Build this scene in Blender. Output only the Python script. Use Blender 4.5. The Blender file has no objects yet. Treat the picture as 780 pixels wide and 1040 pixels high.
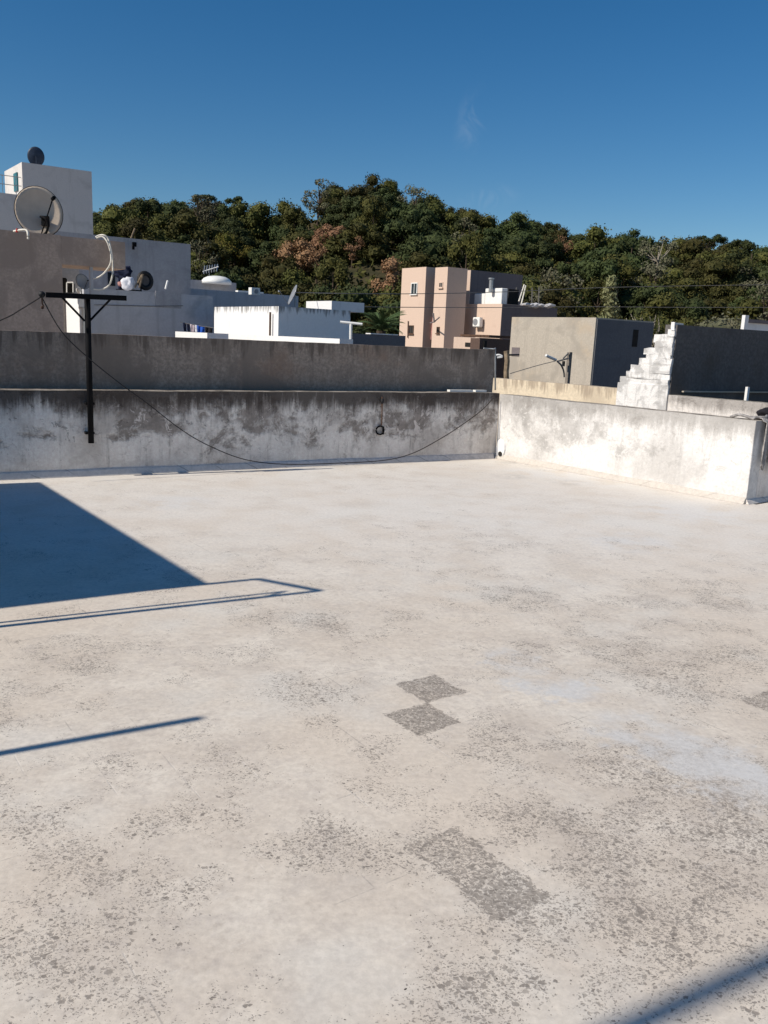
import bpy, bmesh, math, random
from mathutils import Vector, noise, Matrix
random.seed(11)
sc = bpy.context.scene
C = sc.collection
R = math.radians

# ---------------------------------------------------------------- camera geometry
F, EYE = 850.0, 1.6
pt_, rl_ = R(11.6), R(2.5)
cp, sp, cr, sr = math.cos(pt_), math.sin(pt_), math.cos(rl_), math.sin(rl_)
RT = Vector((cr, sr*sp, sr*cp)); UP = Vector((-sr, cr*sp, cr*cp)); FW = Vector((0, cp, -sp))
EYEP = Vector((0, 0, EYE))

def ray(px, py):
    return FW + RT*((px-390)/F) + UP*((520-py)/F)
def G(px, py, z=0.0):
    d = ray(px, py); t = (z-EYE)/d.z
    return Vector((d.x*t, d.y*t, z))
def at(px, py, Y):
    d = ray(px, py); return EYEP + d*(Y/d.y)
def proj(p):
    v = Vector(p)-EYEP; w = v.dot(FW)
    return 390+F*v.dot(RT)/w, 520-F*v.dot(UP)/w
def head(deg):
    return Vector((math.sin(R(deg)), math.cos(R(deg)), 0))
U, V = head(58), head(-37)
def on_plane(px, py, P0, hd, off=0.0):
    """point where the sight line meets the vertical plane through P0 running along heading vector hd, moved 'off' towards the viewer"""
    n = Vector((hd.y, -hd.x, 0))
    if n.dot(Vector((P0[0], P0[1], 0))) > 0: n = -n
    d = ray(px, py); q = Vector((P0[0], P0[1], 0))+n*off
    t = (q.dot(n)-Vector((0, 0, 0)).dot(n))/d.dot(n)
    return EYEP+d*t
def reach(P, hd, px):
    """length along hd from P at which the point stands in column px"""
    lo, hi = 0.0, 60.0
    s = 1 if proj(P+hd*0.01)[0] > proj(P)[0] else -1
    for _ in range(50):
        m = (lo+hi)/2; q = P+hd*m
        if (q.y < 0.5) or (proj(q)[0]-px)*s > 0: hi = m
        else: lo = m
    return lo

# ---------------------------------------------------------------- materials
class N:
    def __init__(s, m):
        s.t = m.node_tree; s.n = s.t.nodes; s.l = s.t.links; s.pos = None
    def new(s, typ, **k):
        n = s.n.new(typ)
        for a, v in k.items(): setattr(n, a, v)
        return n
    def put(s, sock, v):
        if isinstance(v, bpy.types.NodeSocket): s.l.new(v, sock)
        elif v is not None: sock.default_value = v
    def P(s):
        if s.pos is None: s.pos = s.new('ShaderNodeNewGeometry').outputs['Position']
        return s.pos
    def math(s, op, a, b=None, c=None, clamp=False):
        n = s.new('ShaderNodeMath', operation=op, use_clamp=clamp)
        s.put(n.inputs[0], a)
        if b is not None: s.put(n.inputs[1], b)
        if c is not None: s.put(n.inputs[2], c)
        return n.outputs[0]
    def vmath(s, op, a, b=None, out=0):
        n = s.new('ShaderNodeVectorMath', operation=op)
        s.put(n.inputs[0], a)
        if b is not None: s.put(n.inputs[1], b)
        return n.outputs[out]
    def sep(s, v):
        n = s.new('ShaderNodeSeparateXYZ'); s.put(n.inputs[0], v); return n.outputs
    def comb(s, x, y, z=0.0):
        n = s.new('ShaderNodeCombineXYZ'); s.put(n.inputs[0], x); s.put(n.inputs[1], y); s.put(n.inputs[2], z); return n.outputs[0]
    def mapv(s, v, scale=(1, 1, 1), loc=(0, 0, 0), rot=(0, 0, 0)):
        n = s.new('ShaderNodeMapping'); s.put(n.inputs['Vector'], v)
        n.inputs['Scale'].default_value = scale; n.inputs['Location'].default_value = loc; n.inputs['Rotation'].default_value = rot
        return n.outputs[0]
    def noise(s, v, scale, detail=4, rough=.55, dist=0.0):
        n = s.new('ShaderNodeTexNoise'); s.put(n.inputs['Vector'], v)
        n.inputs['Scale'].default_value = scale; n.inputs['Detail'].default_value = min(detail, 3 if scale > 15 else 4.5 if scale > 6 else 6)
        n.inputs['Roughness'].default_value = rough; n.inputs['Distortion'].default_value = dist
        return n.outputs[0]
    def step(s, v, a, b, lo=0.0, hi=1.0):
        n = s.new('ShaderNodeMapRange', interpolation_type='SMOOTHSTEP')
        s.put(n.inputs['Value'], v); s.put(n.inputs['From Min'], a); s.put(n.inputs['From Max'], b)
        s.put(n.inputs['To Min'], lo); s.put(n.inputs['To Max'], hi)
        return n.outputs[0]
    def mix(s, f, a, b, mode='MIX'):
        n = s.new('ShaderNodeMix', data_type='RGBA', blend_type=mode)
        s.put(n.inputs[0], f)
        for k, v in ((6, a), (7, b)):
            if not isinstance(v, bpy.types.NodeSocket): v = (v[0], v[1], v[2], 1)
            s.put(n.inputs[k], v)
        return n.outputs[2]
    def bump(s, h, strength=.3, dist=.01):
        n = s.new('ShaderNodeBump'); n.inputs['Strength'].default_value = strength; n.inputs['Distance'].default_value = dist
        s.put(n.inputs['Height'], h); return n.outputs[0]
    def out(s, col, rough=.9, normal=None, metal=0.0, spec=.25, trans=0.0):
        b = s.n.get('Principled BSDF')
        if not isinstance(col, bpy.types.NodeSocket): col = (col[0], col[1], col[2], 1)
        s.put(b.inputs['Base Color'], col); s.put(b.inputs['Roughness'], rough)
        b.inputs['Metallic'].default_value = metal
        b.inputs['Specular IOR Level'].default_value = spec
        if normal is not None: s.put(b.inputs['Normal'], normal)
def newmat(name):
    m = bpy.data.materials.new(name); m.use_nodes = True; return m, N(m)
MATS = {}
def simple(name, col, rough=.7, metal=0.0, var=.25, scale=6.0, spec=.3):
    m, n = newmat(name)
    v = n.noise(n.P(), scale, 6, .6)
    f = n.step(v, .3, .7)
    c = n.mix(f, [q*(1-var) for q in col], [min(1, q*(1+var)) for q in col])
    n.out(c, rough, n.bump(n.noise(n.P(), scale*8, 3), .15, .004), metal, spec)
    MATS[name] = m; return m
def plaster(name, base, stain, amt=.5, ztop=None, drip=.4, scale=1.0, warm=None, fine=.12, seam=0.0, bump=.3, seed=0):
    """old rendered wall: broad blotches, rain streaks from the top edge, fine grain"""
    m, n = newmat(name)
    P = n.mapv(n.P(), loc=(seed*7.3, seed*3.1, seed*1.7)); z = n.sep(n.P())[2]
    big = n.noise(P, 1.1*scale, 9, .62, .6)
    st = n.noise(n.mapv(P, scale=(3.2*scale, 3.2*scale, .35*scale)), 1.6, 6, .6)
    fi = n.noise(P, 22*scale, 5, .7)
    c = n.mix(n.step(fi, .3, .75), [q*(1-fine) for q in base], [min(.9, q*(1+fine)) for q in base])
    if warm: c = n.mix(n.step(n.noise(P, .8*scale, 5, .6), .5, .68, 0, .7), c, warm)
    m1 = n.step(big, .62-.2*amt, .74-.16*amt, 0, .85*min(1, .4+amt))
    c = n.mix(m1, c, [q*.5+s_*.5 for q, s_ in zip(base, stain)])
    m2 = n.step(st, .60-.14*amt, .80-.16*amt, 0, .6)
    c = n.mix(m2, c, [q*.45+s_*.55 for q, s_ in zip(base, stain)])
    if ztop is not None:
        tf = n.step(z, ztop-drip, ztop)
        ds = n.noise(n.mapv(P, scale=(7, 7, .9)), 1.5, 5, .65)
        v = n.math('ADD', ds, n.math('MULTIPLY', tf, .27))
        c = n.mix(n.step(v, .66, .84, 0, .85), c, stain)
    h = n.math('ADD', n.math('MULTIPLY', fi, .5), big)
    n.out(c, .93, n.bump(h, bump, .02), 0, .15)
    MATS[name] = m; return m

plaster('brown_render', (.52, .395, .315), (.25, .19, .155), .75, ztop=4.3, drip=.5, fine=.15, seed=1)
plaster('upper_wall_render', (.33, .275, .23), (.13, .105, .088), .85, ztop=1.55, drip=.45, fine=.25, warm=(.27, .18, .13), bump=.7, scale=1.3, seed=2)
plaster('white_render', (.78, .77, .76), (.45, .43, .41), .15, fine=.04, seed=3)
plaster('tower_white', (.61, .58, .555), (.36, .34, .32), .42, fine=.04, seed=4)
plaster('blue_grey_render', (.40, .385, .39), (.22, .21, .21), .6, fine=.08, seed=5)
plaster('pale_grey_render', (.50, .49, .50), (.28, .27, .27), .5, fine=.06, seed=6)
plaster('pink_render', (.60, .455, .365), (.48, .35, .28), .28, fine=.06, seed=7)
plaster('beige_concrete', (.46, .405, .335), (.27, .24, .205), .7, fine=.1, warm=(.47, .38, .28), seed=8)
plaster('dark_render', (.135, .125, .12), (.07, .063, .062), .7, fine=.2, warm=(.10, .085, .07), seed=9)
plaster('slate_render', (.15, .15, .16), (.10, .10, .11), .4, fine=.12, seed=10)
plaster('yellow_render', (.66, .56, .42), (.36, .29, .22), .45, ztop=.98, drip=.3, fine=.1, seed=11)
plaster('brown_shed', (.12, .08, .065), (.06, .045, .04), .5, fine=.15, seed=12)
plaster('mauve_render', (.20, .17, .17), (.11, .09, .09), .4, fine=.1, seed=13)
plaster('stair_white', (.80, .775, .75), (.10, .095, .09), .7, fine=.1, scale=3.2, bump=.9, seed=14)
simple('black_iron', (.006, .006, .007), .75, 0, .2, 6, .1)
simple('rusty_iron', (.10, .055, .035), .8, .1)
simple('rubber', (.012, .012, .013), .6)
simple('dark_glass', (.02, .025, .03), .15, 0, .1, 2, .5)
simple('dark_void', (.02, .018, .016), .9)
simple('white_paint', (.78, .77, .74), .5, 0, .05)
simple('pipe_white', (.72, .68, .60), .5, 0, .12)
simple('dish_grey', (.58, .48, .38), .85, 0, .12, 3, .1)
simple('dish_mesh', (.26, .27, .29), .5, .2, .15)
simple('dish_dark', (.03, .045, .075), .5, .1, .2)
simple('navy_cloth', (.012, .016, .04), .95)
simple('blue_cloth', (.02, .09, .42), .9)
simple('pink_cloth', (.48, .40, .43), .9)
simple('black_cloth', (.015, .014, .018), .95)
simple('white_cloth', (.75, .76, .82), .9)
simple('bag_white', (.72, .72, .76), .5, 0, .12)
simple('rag_grey', (.30, .28, .27), .95, 0, .35, 20)
simple('old_wood', (.24, .18, .12), .9, 0, .35, 14)
simple('pole_concrete', (.22, .19, .16), .9, 0, .2)
simple('teal_paint', (.03, .14, .17), .6)
simple('wire_black', (.035, .03, .028), .8)
simple('wire_grey', (.16, .15, .14), .6)
simple('galvanised', (.35, .36, .37), .4, .6, .15)
simple('red_plastic', (.45, .04, .03), .5)
simple('pink_plastic', (.45, .22, .19), .6)
simple('trunk_bark', (.07, .05, .035), .95, 0, .3, 8)
simple('pale_bark', (.30, .26, .21), .95, 0, .3, 8)

# near parapet walls -----------------------------------------------------------
def parapet_mat(name, base, mid, dark, amt, ztop, height, peel, cap, seed, focus=None, soft_=.13):
    m, n = newmat(name)
    P = n.mapv(n.P(), loc=(seed*5.7, seed*2.3, seed)); xyz = n.sep(n.P()); z = xyz[2]
    hfrac = n.step(z, ztop-height, ztop)
    hmid = n.step(z, ztop-height*.95, ztop-height*.45)
    fi = n.noise(P, 30, 6, .75)
    med = n.noise(P, 6.5, 8, .68, .4)
    c = n.mix(n.step(fi, .3, .75), [q*.88 for q in base], [min(.88, q*1.08) for q in base])
    # slow tone changes and stains
    soft = n.noise(P, 1.7, 6, .6)
    c = n.mix(n.step(soft, .42, .68, 0, .55), c, mid)
    # patches where the lime wash has come off, crisp ragged outlines
    big = n.noise(n.mapv(P, scale=(1, 1, 1.25)), 1.5, 12, .68, .3)
    pv = n.math('ADD', big, n.math('MULTIPLY', n.math('SUBTRACT', hmid, 1.0), .16))
    if focus is not None:
        ctr, rad = focus
        dd = n.vmath('DISTANCE', n.P(), ctr, out=1)
        pv = n.math('ADD', pv, n.step(dd, 0.0, rad, .10, -.10))
    rag = n.noise(n.mapv(P, scale=(1, 1, .55)), 5.5, 10, .75, .8)
    pv = n.math('ADD', pv, n.math('MULTIPLY', n.math('SUBTRACT', rag, .5), .34))
    patch = n.step(pv, peel, peel+soft_)
    pc = n.mix(n.step(med, .35, .65), [q*.66 for q in mid], mid)
    c = n.mix(n.math('MULTIPLY', patch, amt), c, pc)
    # vertical runs through the whole height
    run = n.noise(n.mapv(P, scale=(6, 6, .45)), 1.7, 8, .72)
    c = n.mix(n.math('MULTIPLY', n.step(run, .50, .72, 0, .6*amt), n.step(med, .35, .6)), c, [q*.6 for q in mid])
    # small flaked islands in and out of the patch
    isl = n.step(n.noise(P, 8, 12, .78, .8), .57, .66)
    c = n.mix(n.math('MULTIPLY', n.math('MULTIPLY', isl, .55*amt), hmid), c, dark)
    isl2 = n.step(n.noise(n.mapv(P, loc=(9, 3, 1)), 7, 12, .76, .6), .56, .62)
    c = n.mix(n.math('MULTIPLY', n.math('MULTIPLY', isl2, patch), .7), c, base)
    # black growth running down from the top edge
    tf = n.step(z, ztop-height*.62, ztop+.01)
    tf2 = n.math('POWER', tf, 2.0)
    dr = n.noise(n.mapv(P, scale=(11, 11, 1.0)), 1.4, 9, .75)
    dr2 = n.noise(n.mapv(P, scale=(1.5, 1.5, .8)), 1.6, 6, .65)
    dv = n.math('ADD', n.math('ADD', n.math('MULTIPLY', dr, .52), n.math('MULTIPLY', dr2, .48)), n.math('MULTIPLY', tf2, .36))
    c = n.mix(n.step(dv, .58, .84, 0, .92*amt), c, dark)
    gr = n.noise(P, 38, 6, .8)
    c = n.mix(n.math('MULTIPLY', n.step(gr, .58, .68), n.step(dv, .5, .72, 0, .6*amt)), c, dark)
    # damp line low down
    lo = n.step(z, .06, .30, 1, 0)
    lv = n.math('MULTIPLY', lo, n.step(n.noise(n.mapv(P, scale=(1, 1, 2.5)), 2.2, 6, .6), .42, .7))
    c = n.mix(n.math('MULTIPLY', lv, .35*amt), c, mid)
    # weathered flat top
    nz = n.sep(n.new('ShaderNodeNewGeometry').outputs['Normal'])[2]
    c = n.mix(n.step(nz, .5, .8), c, n.mix(n.step(med, .4, .6), cap, [q*.45 for q in cap]))
    # hairline cracks
    vo = n.new('ShaderNodeTexVoronoi', feature='DISTANCE_TO_EDGE')
    n.put(vo.inputs['Vector'], n.vmath('ADD', P, n.vmath('SCALE', n.comb(med, fi, soft), None))); vo.inputs['Scale'].default_value = .8
    cr_ = n.step(vo.outputs['Distance'], .0, .006, .55, 0)
    c = n.mix(n.math('MULTIPLY', cr_, .5), c, dark)
    h = n.math('ADD', n.math('ADD', n.math('MULTIPLY', fi, .35), med), n.math('MULTIPLY', patch, -.6))
    n.out(c, .95, n.bump(h, .45, .02), 0, .12)
    MATS[name] = m; return m
parapet_mat('rear_parapet', (.86, .785, .73), (.38, .335, .30), (.065, .052, .045), 1.0, .93, .93, .445, (.34, .30, .26), 1)
parapet_mat('side_parapet', (.74, .715, .69), (.40, .38, .36), (.24, .22, .20), .62, .92, .92, .47, (.42, .37, .31), 3, soft_=.16, focus=((2.4, 11.0, .62), 1.9))
parapet_mat('outer_parapet', (.76, .71, .66), (.40, .37, .34), (.13, .11, .10), .6, .96, .6, .56, (.40, .36, .30), 5)
def skirt_mat(name, base, dark):
    m, n = newmat(name)
    P = n.P(); fi = n.noise(P, 25, 6, .7)
    c = n.mix(n.step(fi, .3, .7), [q*.85 for q in base], base)
    s = n.vmath('DOT_PRODUCT', P, tuple(head(58.5)), out=1); t = n.vmath('DOT_PRODUCT', P, tuple(head(-39)), out=1)
    z = n.sep(P)[2]
    w = n.math('ADD', n.math('ADD', s, t), n.math('MULTIPLY', z, 1.0))
    w = n.math('ADD', w, n.math('MULTIPLY', n.noise(P, 3, 3), .12))
    fr = n.math('FRACT', n.math('DIVIDE', w, .36))
    ln = n.step(n.math('ABSOLUTE', n.math('SUBTRACT', fr, .5)), .0, .045, 1, 0)
    ln = n.math('MULTIPLY', ln, n.step(n.noise(P, 4, 3), .42, .55))
    c = n.mix(n.math('MULTIPLY', ln, .55), c, dark)
    c = n.mix(n.step(n.noise(P, 3.5, 8, .7), .52, .66, 0, .5), c, [(a+b)/2 for a, b in zip(base, dark)])
    n.out(c, .92, n.bump(fi, .3, .01), 0, .15); MATS[name] = m
skirt_mat('skirt_rear', (.72, .67, .63), (.13, .12, .115))
skirt_mat('skirt_side', (.58, .53, .475), (.30, .27, .24))

# roof floor -------------------------------------------------------------------
def floor_mat():
    m, n = newmat('worn_floor_paint')
    P = n.P()
    e1, e2 = head(54), head(144); o = G(402, 695); g = .237
    rel = n.vmath('SUBTRACT', P, tuple(o))
    s = n.math('DIVIDE', n.vmath('DOT_PRODUCT', rel, tuple(e1), out=1), g)
    t = n.math('DIVIDE', n.vmath('DOT_PRODUCT', rel, tuple(e2), out=1), g)
    fs, ft = n.math('FLOOR', s), n.math('FLOOR', t)
    cell = n.comb(fs, ft, 0.0)
    wn = n.new('ShaderNodeTexWhiteNoise', noise_dimensions='2D'); n.put(wn.inputs['Vector'], cell); rnd = wn.outputs['Value']
    big = n.noise(P, .55, 6, .6); med = n.noise(P, 2.4, 7, .62); fi = n.noise(P, 40, 5, .7)
    # where paint has flaked: local density
    dens = n.math('MULTIPLY', n.math('SUBTRACT', n.noise(P, 1.05, 6, .6, .3), .5), .34)
    dens = n.math('ADD', dens, n.math('MULTIPLY', n.math('SUBTRACT', rnd, .5), .035))
    spots = [(650, 880, .62, .14), (520, 985, .55, .11), (740, 800, .6, .10), (110, 910, .5, .055), (215, 850, .3, .04), (40, 1010, .4, .03),
             (560, 760, .5, .07), (640, 655, .75, .07), (530, 608, .38, .12), (315, 632, .42, .09), (700, 602, .5, .10), (540, 545, .9, .07),
             (445, 540, .7, .05), (80, 670, .35, .09), (340, 855, .22, .08), (290, 700, .3, .05), (745, 690, .6, .06), (420, 760, .3, .04),
             (330, 960, .34, -.14), (600, 730, .3, -.06), (300, 520, 1.4, -.09), (620, 500, 1.4, -.10), (180, 700, .5, -.06)]
    for px, py, rad, amp in spots:
        q = G(px, py); d = n.vmath('DISTANCE', P, tuple(q), out=1)
        dens = n.math('ADD', dens, n.step(d, 0.0, rad*1.25, amp, 0.0))
    def box(a, b, lo, hi):
        return n.math('MULTIPLY', n.step(a, lo-.04, lo+.04), n.step(a, hi-.04, hi+.04, 1, 0))
    wob = n.math('MULTIPLY', n.math('SUBTRACT', n.noise(P, 11, 5, .7), .5), .40)
    sw, tw = n.math('ADD', s, wob), n.math('ADD', t, wob)
    def tile(s0, s1, t0, t1, amp):
        return n.math('MULTIPLY', n.math('MULTIPLY', box(sw, 0, s0, s1), box(tw, 0, t0, t1)), amp)
    tiles = [(0, 1, 0, 1, .21), (-1, 0, 1, 2, .23)]
    q = G(412, 862)-o; bs, bt = q.dot(e1)/g, q.dot(e2)/g
    tiles.append((bs+.05, bs+.95, bt-.05, bt+1.8, .16))
    q = G(752, 712)-o; bs, bt = q.dot(e1)/g, q.dot(e2)/g
    tiles.append((bs, bs+1.4, bt, bt+1.0, .15))
    td = None
    for a in tiles:
        v = tile(*a); td = v if td is None else n.math('ADD', td, v)
    dens = n.math('ADD', dens, td)
    far = n.step(n.sep(P)[1], 4.6, 8.5, 0, -.07); dens = n.math('ADD', dens, far)
    # flakes: ragged spots 1-2 cm across, more of them where the paint is worn
    dn = n.new('ShaderNodeTexNoise'); n.put(dn.inputs['Vector'], P); dn.inputs['Scale'].default_value = 85; dn.inputs['Detail'].default_value = 3
    Pd = n.vmath('ADD', P, n.vmath('MULTIPLY', n.vmath('SUBTRACT', dn.outputs['Color'], (.5, .5, .5)), (.02, .02, .0)))
    fl = None; clus = n.noise(n.mapv(P, loc=(6, 2, 0)), 4.2, 5, .62, .4)
    for vs_, k0, rad in ((46, -.03, .50), (74, .02, .52), (120, .06, .5), (190, .10, .5)):
        vo = n.new('ShaderNodeTexVoronoi', voronoi_dimensions='2D'); n.put(vo.inputs['Vector'], n.mapv(Pd, rot=(0, 0, R(vs_)), scale=(1, 1.35, 1))); vo.inputs['Scale'].default_value = vs_
        cs = n.new('ShaderNodeSeparateColor'); n.put(cs.inputs[0], vo.outputs['Color'])
        p_ = n.math('ADD', n.math('MULTIPLY', n.math('ADD', n.math('MULTIPLY', n.math('SUBTRACT', clus, .52), .75), dens), 2.6), k0-.03)
        p_ = n.math('MAXIMUM', p_, n.math('MULTIPLY', td, 3.0))
        on = n.math('LESS_THAN', cs.outputs[0], p_)
        rr = n.math('MULTIPLY', n.math('ADD', .35, n.math('MULTIPLY', cs.outputs[1], .65)), n.math('ADD', rad, n.math('MULTIPLY', n.math('MAXIMUM', dens, 0.0), .7)))
        d_ = n.step(n.math('SUBTRACT', vo.outputs['Distance'], rr), -.16, .03, 1, 0)
        v_ = n.math('MULTIPLY', n.math('MULTIPLY', on, d_), n.math('ADD', .55, n.math('MULTIPLY', cs.outputs[2], .45)))
        fl = v_ if fl is None else n.math('MAXIMUM', fl, v_)
    # coat of paint
    base = n.mix(n.step(med, .3, .7), (.64, .56, .47), (.76, .685, .585))
    base = n.mix(n.math('MULTIPLY', n.step(dens, -.03, .14, 0, .62), n.step(n.noise(P, 3.3, 8, .7), .36, .62)), base, (.46, .39, .325))
    base = n.mix(n.step(n.noise(P, 19, 7, .75), .48, .72, 0, .45), base, (.45, .385, .325))
    base = n.mix(n.math('MULTIPLY', n.math('MULTIPLY', td, 2.2, None, True), n.step(n.noise(P, 16, 4, .7), .38, .62)), base, (.33, .285, .24))
    base = n.mix(n.step(n.noise(P, 11, 6, .7), .45, .7, 0, .4), base, (.50, .445, .40))
    base = n.mix(n.step(big, .42, .62, 0, .75), base, (.68, .585, .48))
    base = n.mix(n.step(n.noise(n.mapv(P, loc=(4, 8, 0)), .8, 5, .6), .5, .66, 0, .7), base, (.69, .645, .575))
    base = n.mix(n.step(n.noise(n.mapv(P, loc=(14, 3, 0)), 3.2, 8, .7), .5, .75, 0, .35), base, (.47, .41, .36))
    for px, py, rad in ((545, 692, .24), (580, 700, .2), (650, 742, .28), (720, 775, .3), (760, 800, .25), (520, 670, .2), (180, 510, .5), (600, 485, .9), (700, 520, .8), (640, 550, .5), (540, 480, .5)):
        q = G(px, py); d = n.vmath('DISTANCE', n.vmath('ADD', P, n.comb(wob, wob, 0.0)), tuple(q), out=1)
        k = n.math('MULTIPLY', n.step(d, rad*.35, rad, .8, 0), n.step(med, .36, .56))
        base = n.mix(k, base, (.625, .61, .59))
        if rad < .35: fl = n.math('MULTIPLY', fl, n.math('SUBTRACT', 1.0, k))
    base = n.mix(n.math('MULTIPLY', n.step(n.sep(P)[1], 4.2, 8.0, 0, .6), n.step(med, .3, .6, .5, 1)), base, (.77, .73, .68))
    fine = n.mix(n.step(fi, .3, .72), (.90, .90, .90), (1.05, 1.05, 1.05))
    base = n.mix(1.0, base, fine, 'MULTIPLY')
    # ghost of the tile joints under the paint
    def joint(v):
        fr = n.math('FRACT', v); d = n.math('MINIMUM', fr, n.math('SUBTRACT', 1.0, fr))
        return n.step(d, .004, .016, 1, 0)
    j = n.math('MAXIMUM', joint(s), joint(t))
    vis = n.step(n.noise(n.mapv(P, loc=(2, 5, 0)), 3.4, 6, .7), .52, .62)
    c = n.mix(n.math('MULTIPLY', n.math('MULTIPLY', j, vis), .24), base, (.74, .70, .65))
    vis2 = n.step(n.noise(n.mapv(P, loc=(7, 1, 0)), 3.0, 5, .65), .54, .64)
    c = n.mix(n.math('MULTIPLY', n.math('MULTIPLY', j, vis2), .5), c, (.30, .27, .24))
    fc = n.mix(n.step(fi, .3, .7), (.17, .146, .126), (.26, .225, .195))
    c = n.mix(n.math('MULTIPLY', fl, .9), c, fc)
    # darker patches near the far corner, loose specks
    for px, py, rad, k in ((525, 470, .35, .5), (520, 484, .35, .35), (575, 490, .45, .25), (505, 462, .25, .5)):
        q = G(px, py); d = n.vmath('DISTANCE', n.mapv(P, scale=(1, 1, 1)), tuple(q), out=1)
        c = n.mix(n.math('MULTIPLY', n.step(d, 0, rad, k, 0), n.step(n.noise(P, 4, 6, .7), .4, .6)), c, (.20, .19, .18))
    sp_ = n.step(n.noise(n.mapv(P, loc=(3, 3, 0)), 60, 1, .4), .79, .81)
    c = n.mix(sp_, c, (.08, .07, .06))
    h = n.math('ADD', n.math('MULTIPLY', fl, -1.0), n.math('ADD', n.math('MULTIPLY', fi, .25), n.math('MULTIPLY', n.math('MULTIPLY', j, vis), -.2)))
    h = n.math('ADD', h, n.noise(P, 7, 3))
    n.out(c, n.mix(fl, (.72, .72, .72), (.95, .95, .95)), n.bump(h, .25, .008), 0, .2)
    MATS['floor'] = m
floor_mat()

def ground_mat(name, a, b, sc_=.3):
    m, n = newmat(name)
    c = n.mix(n.step(n.noise(n.P(), sc_, 8, .7), .35, .65), a, b)
    n.out(c, .95, n.bump(n.noise(n.P(), sc_*8, 6), .5, .2), 0, .1); MATS[name] = m
ground_mat('town_ground', (.50, .42, .34), (.34, .28, .22))
ground_mat('hill_soil', (.035, .035, .018), (.085, .065, .035), .15)
def leaf_mat(name, a, b, hue=.02, val=.35):
    m, n = newmat(name)
    oi = n.new('ShaderNodeObjectInfo').outputs['Random']
    c = n.mix(n.step(n.noise(n.P(), .55, 6, .75), .35, .65), a, b)
    hs = n.new('ShaderNodeHueSaturation'); n.put(hs.inputs['Color'], c)
    n.put(hs.inputs['Hue'], n.math('ADD', .5-hue, n.math('MULTIPLY', oi, hue*1.3)))
    n.put(hs.inputs['Value'], n.math('ADD', 1-val*.5, n.math('MULTIPLY', oi, val)))
    n.out(hs.outputs[0], .75, None, 0, .15)
    MATS[name] = m
leaf_mat('leaf_green', (.034, .040, .011), (.088, .085, .022), .035, .9)
leaf_mat('leaf_dark', (.026, .038, .014), (.055, .068, .022), .02, .5)
leaf_mat('leaf_dry', (.22, .125, .065), (.30, .18, .095), .01, .25)
leaf_mat('leaf_yellow', (.13, .10, .018), (.10, .11, .022), .01)
leaf_mat('leaf_grey', (.09, .095, .055), (.13, .12, .075), .02, .3)
leaf_mat('leaf_palm', (.06, .10, .04), (.10, .15, .06), .01)
leaf_mat('leaf_pale', (.15, .165, .075), (.20, .20, .10), .01)

# ---------------------------------------------------------------- object helpers
def put_props(o, label=None, cat=None, group=None, kind=None):
    if label: o['label'] = label
    if cat: o['category'] = cat
    if group: o['group'] = group
    if kind: o['kind'] = kind
    return o
def link(name, bm, mat, parent=None, base=None, smooth=False, label=None):
    """bm is in world coordinates; the object's origin goes to base (or the parent's place)"""
    chain = Vector((0, 0, 0))
    p = parent
    while p: chain += p.location; p = p.parent
    b = Vector(base) if base is not None else chain
    bmesh.ops.recalc_face_normals(bm, faces=bm.faces)
    for v in bm.verts: v.co -= b
    me = bpy.data.meshes.new(name); bm.to_mesh(me); bm.free()
    mats = mat if isinstance(mat, (list, tuple)) else [mat]
    for q in mats: me.materials.append(MATS[q])
    if smooth:
        for f in me.polygons: f.use_smooth = True
    o = bpy.data.objects.new(name, me); C.objects.link(o)
    o.location = b-chain if parent else b
    if parent: o.parent = parent
    if label: o['label'] = label
    return o
def root(name, base, label, cat, group=None):
    o = bpy.data.objects.new(name, None); C.objects.link(o); o.location = base; o.empty_display_size = .2
    return put_props(o, label, cat, group)
def thing(name, bm, mat, base, label, cat, group=None, smooth=False):
    return put_props(link(name, bm, mat, None, base, smooth), label, cat, group)
def B(): return bmesh.new()
def add_prism(bm, pts, z0, z1):
    lo = [bm.verts.new((p[0], p[1], z0)) for p in pts]; hi = [bm.verts.new((p[0], p[1], z1)) for p in pts]
    k = len(pts)
    bm.faces.new(lo[::-1]); bm.faces.new(hi)
    for i in range(k): bm.faces.new((lo[i], lo[(i+1) % k], hi[(i+1) % k], hi[i]))
    return bm
def add_box(bm, P, a, la, b, lb, z0, z1):
    P = Vector((P[0], P[1], 0))
    return add_prism(bm, [P, P+a*la, P+a*la+b*lb, P+b*lb], z0, z1)
def add_tube(bm, pts, r, seg=8, r2=None):
    pts = [Vector(p) for p in pts]; rings = []
    for i, p in enumerate(pts):
        d = (pts[min(i+1, len(pts)-1)]-pts[max(i-1, 0)]).normalized()
        a = d.cross(Vector((0, 0, 1)))
        if a.length < .05: a = d.cross(Vector((1, 0, 0)))
        a.normalize(); b = d.cross(a)
        rr = r if r2 is None else r+(r2-r)*i/(len(pts)-1)
        rings.append([bm.verts.new(p+(a*math.cos(k*2*math.pi/seg)+b*math.sin(k*2*math.pi/seg))*rr) for k in range(seg)])
    for i in range(len(rings)-1):
        for k in range(seg):
            bm.faces.new((rings[i][k], rings[i][(k+1) % seg], rings[i+1][(k+1) % seg], rings[i+1][k]))
    bm.faces.new(rings[0]); bm.faces.new(rings[-1][::-1])
    return bm
def smooth_path(pts, n=6):
    pts = [Vector(p) for p in pts]; out = []
    for i in range(len(pts)-1):
        p0 = pts[max(i-1, 0)]; p1 = pts[i]; p2 = pts[i+1]; p3 = pts[min(i+2, len(pts)-1)]
        for k in range(n):
            t = k/n
            out.append(.5*((2*p1)+(p2-p0)*t+(2*p0-5*p1+4*p2-p3)*t*t+(3*p1-p0-3*p2+p3)*t**3))
    out.append(pts[-1]); return out
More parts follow.
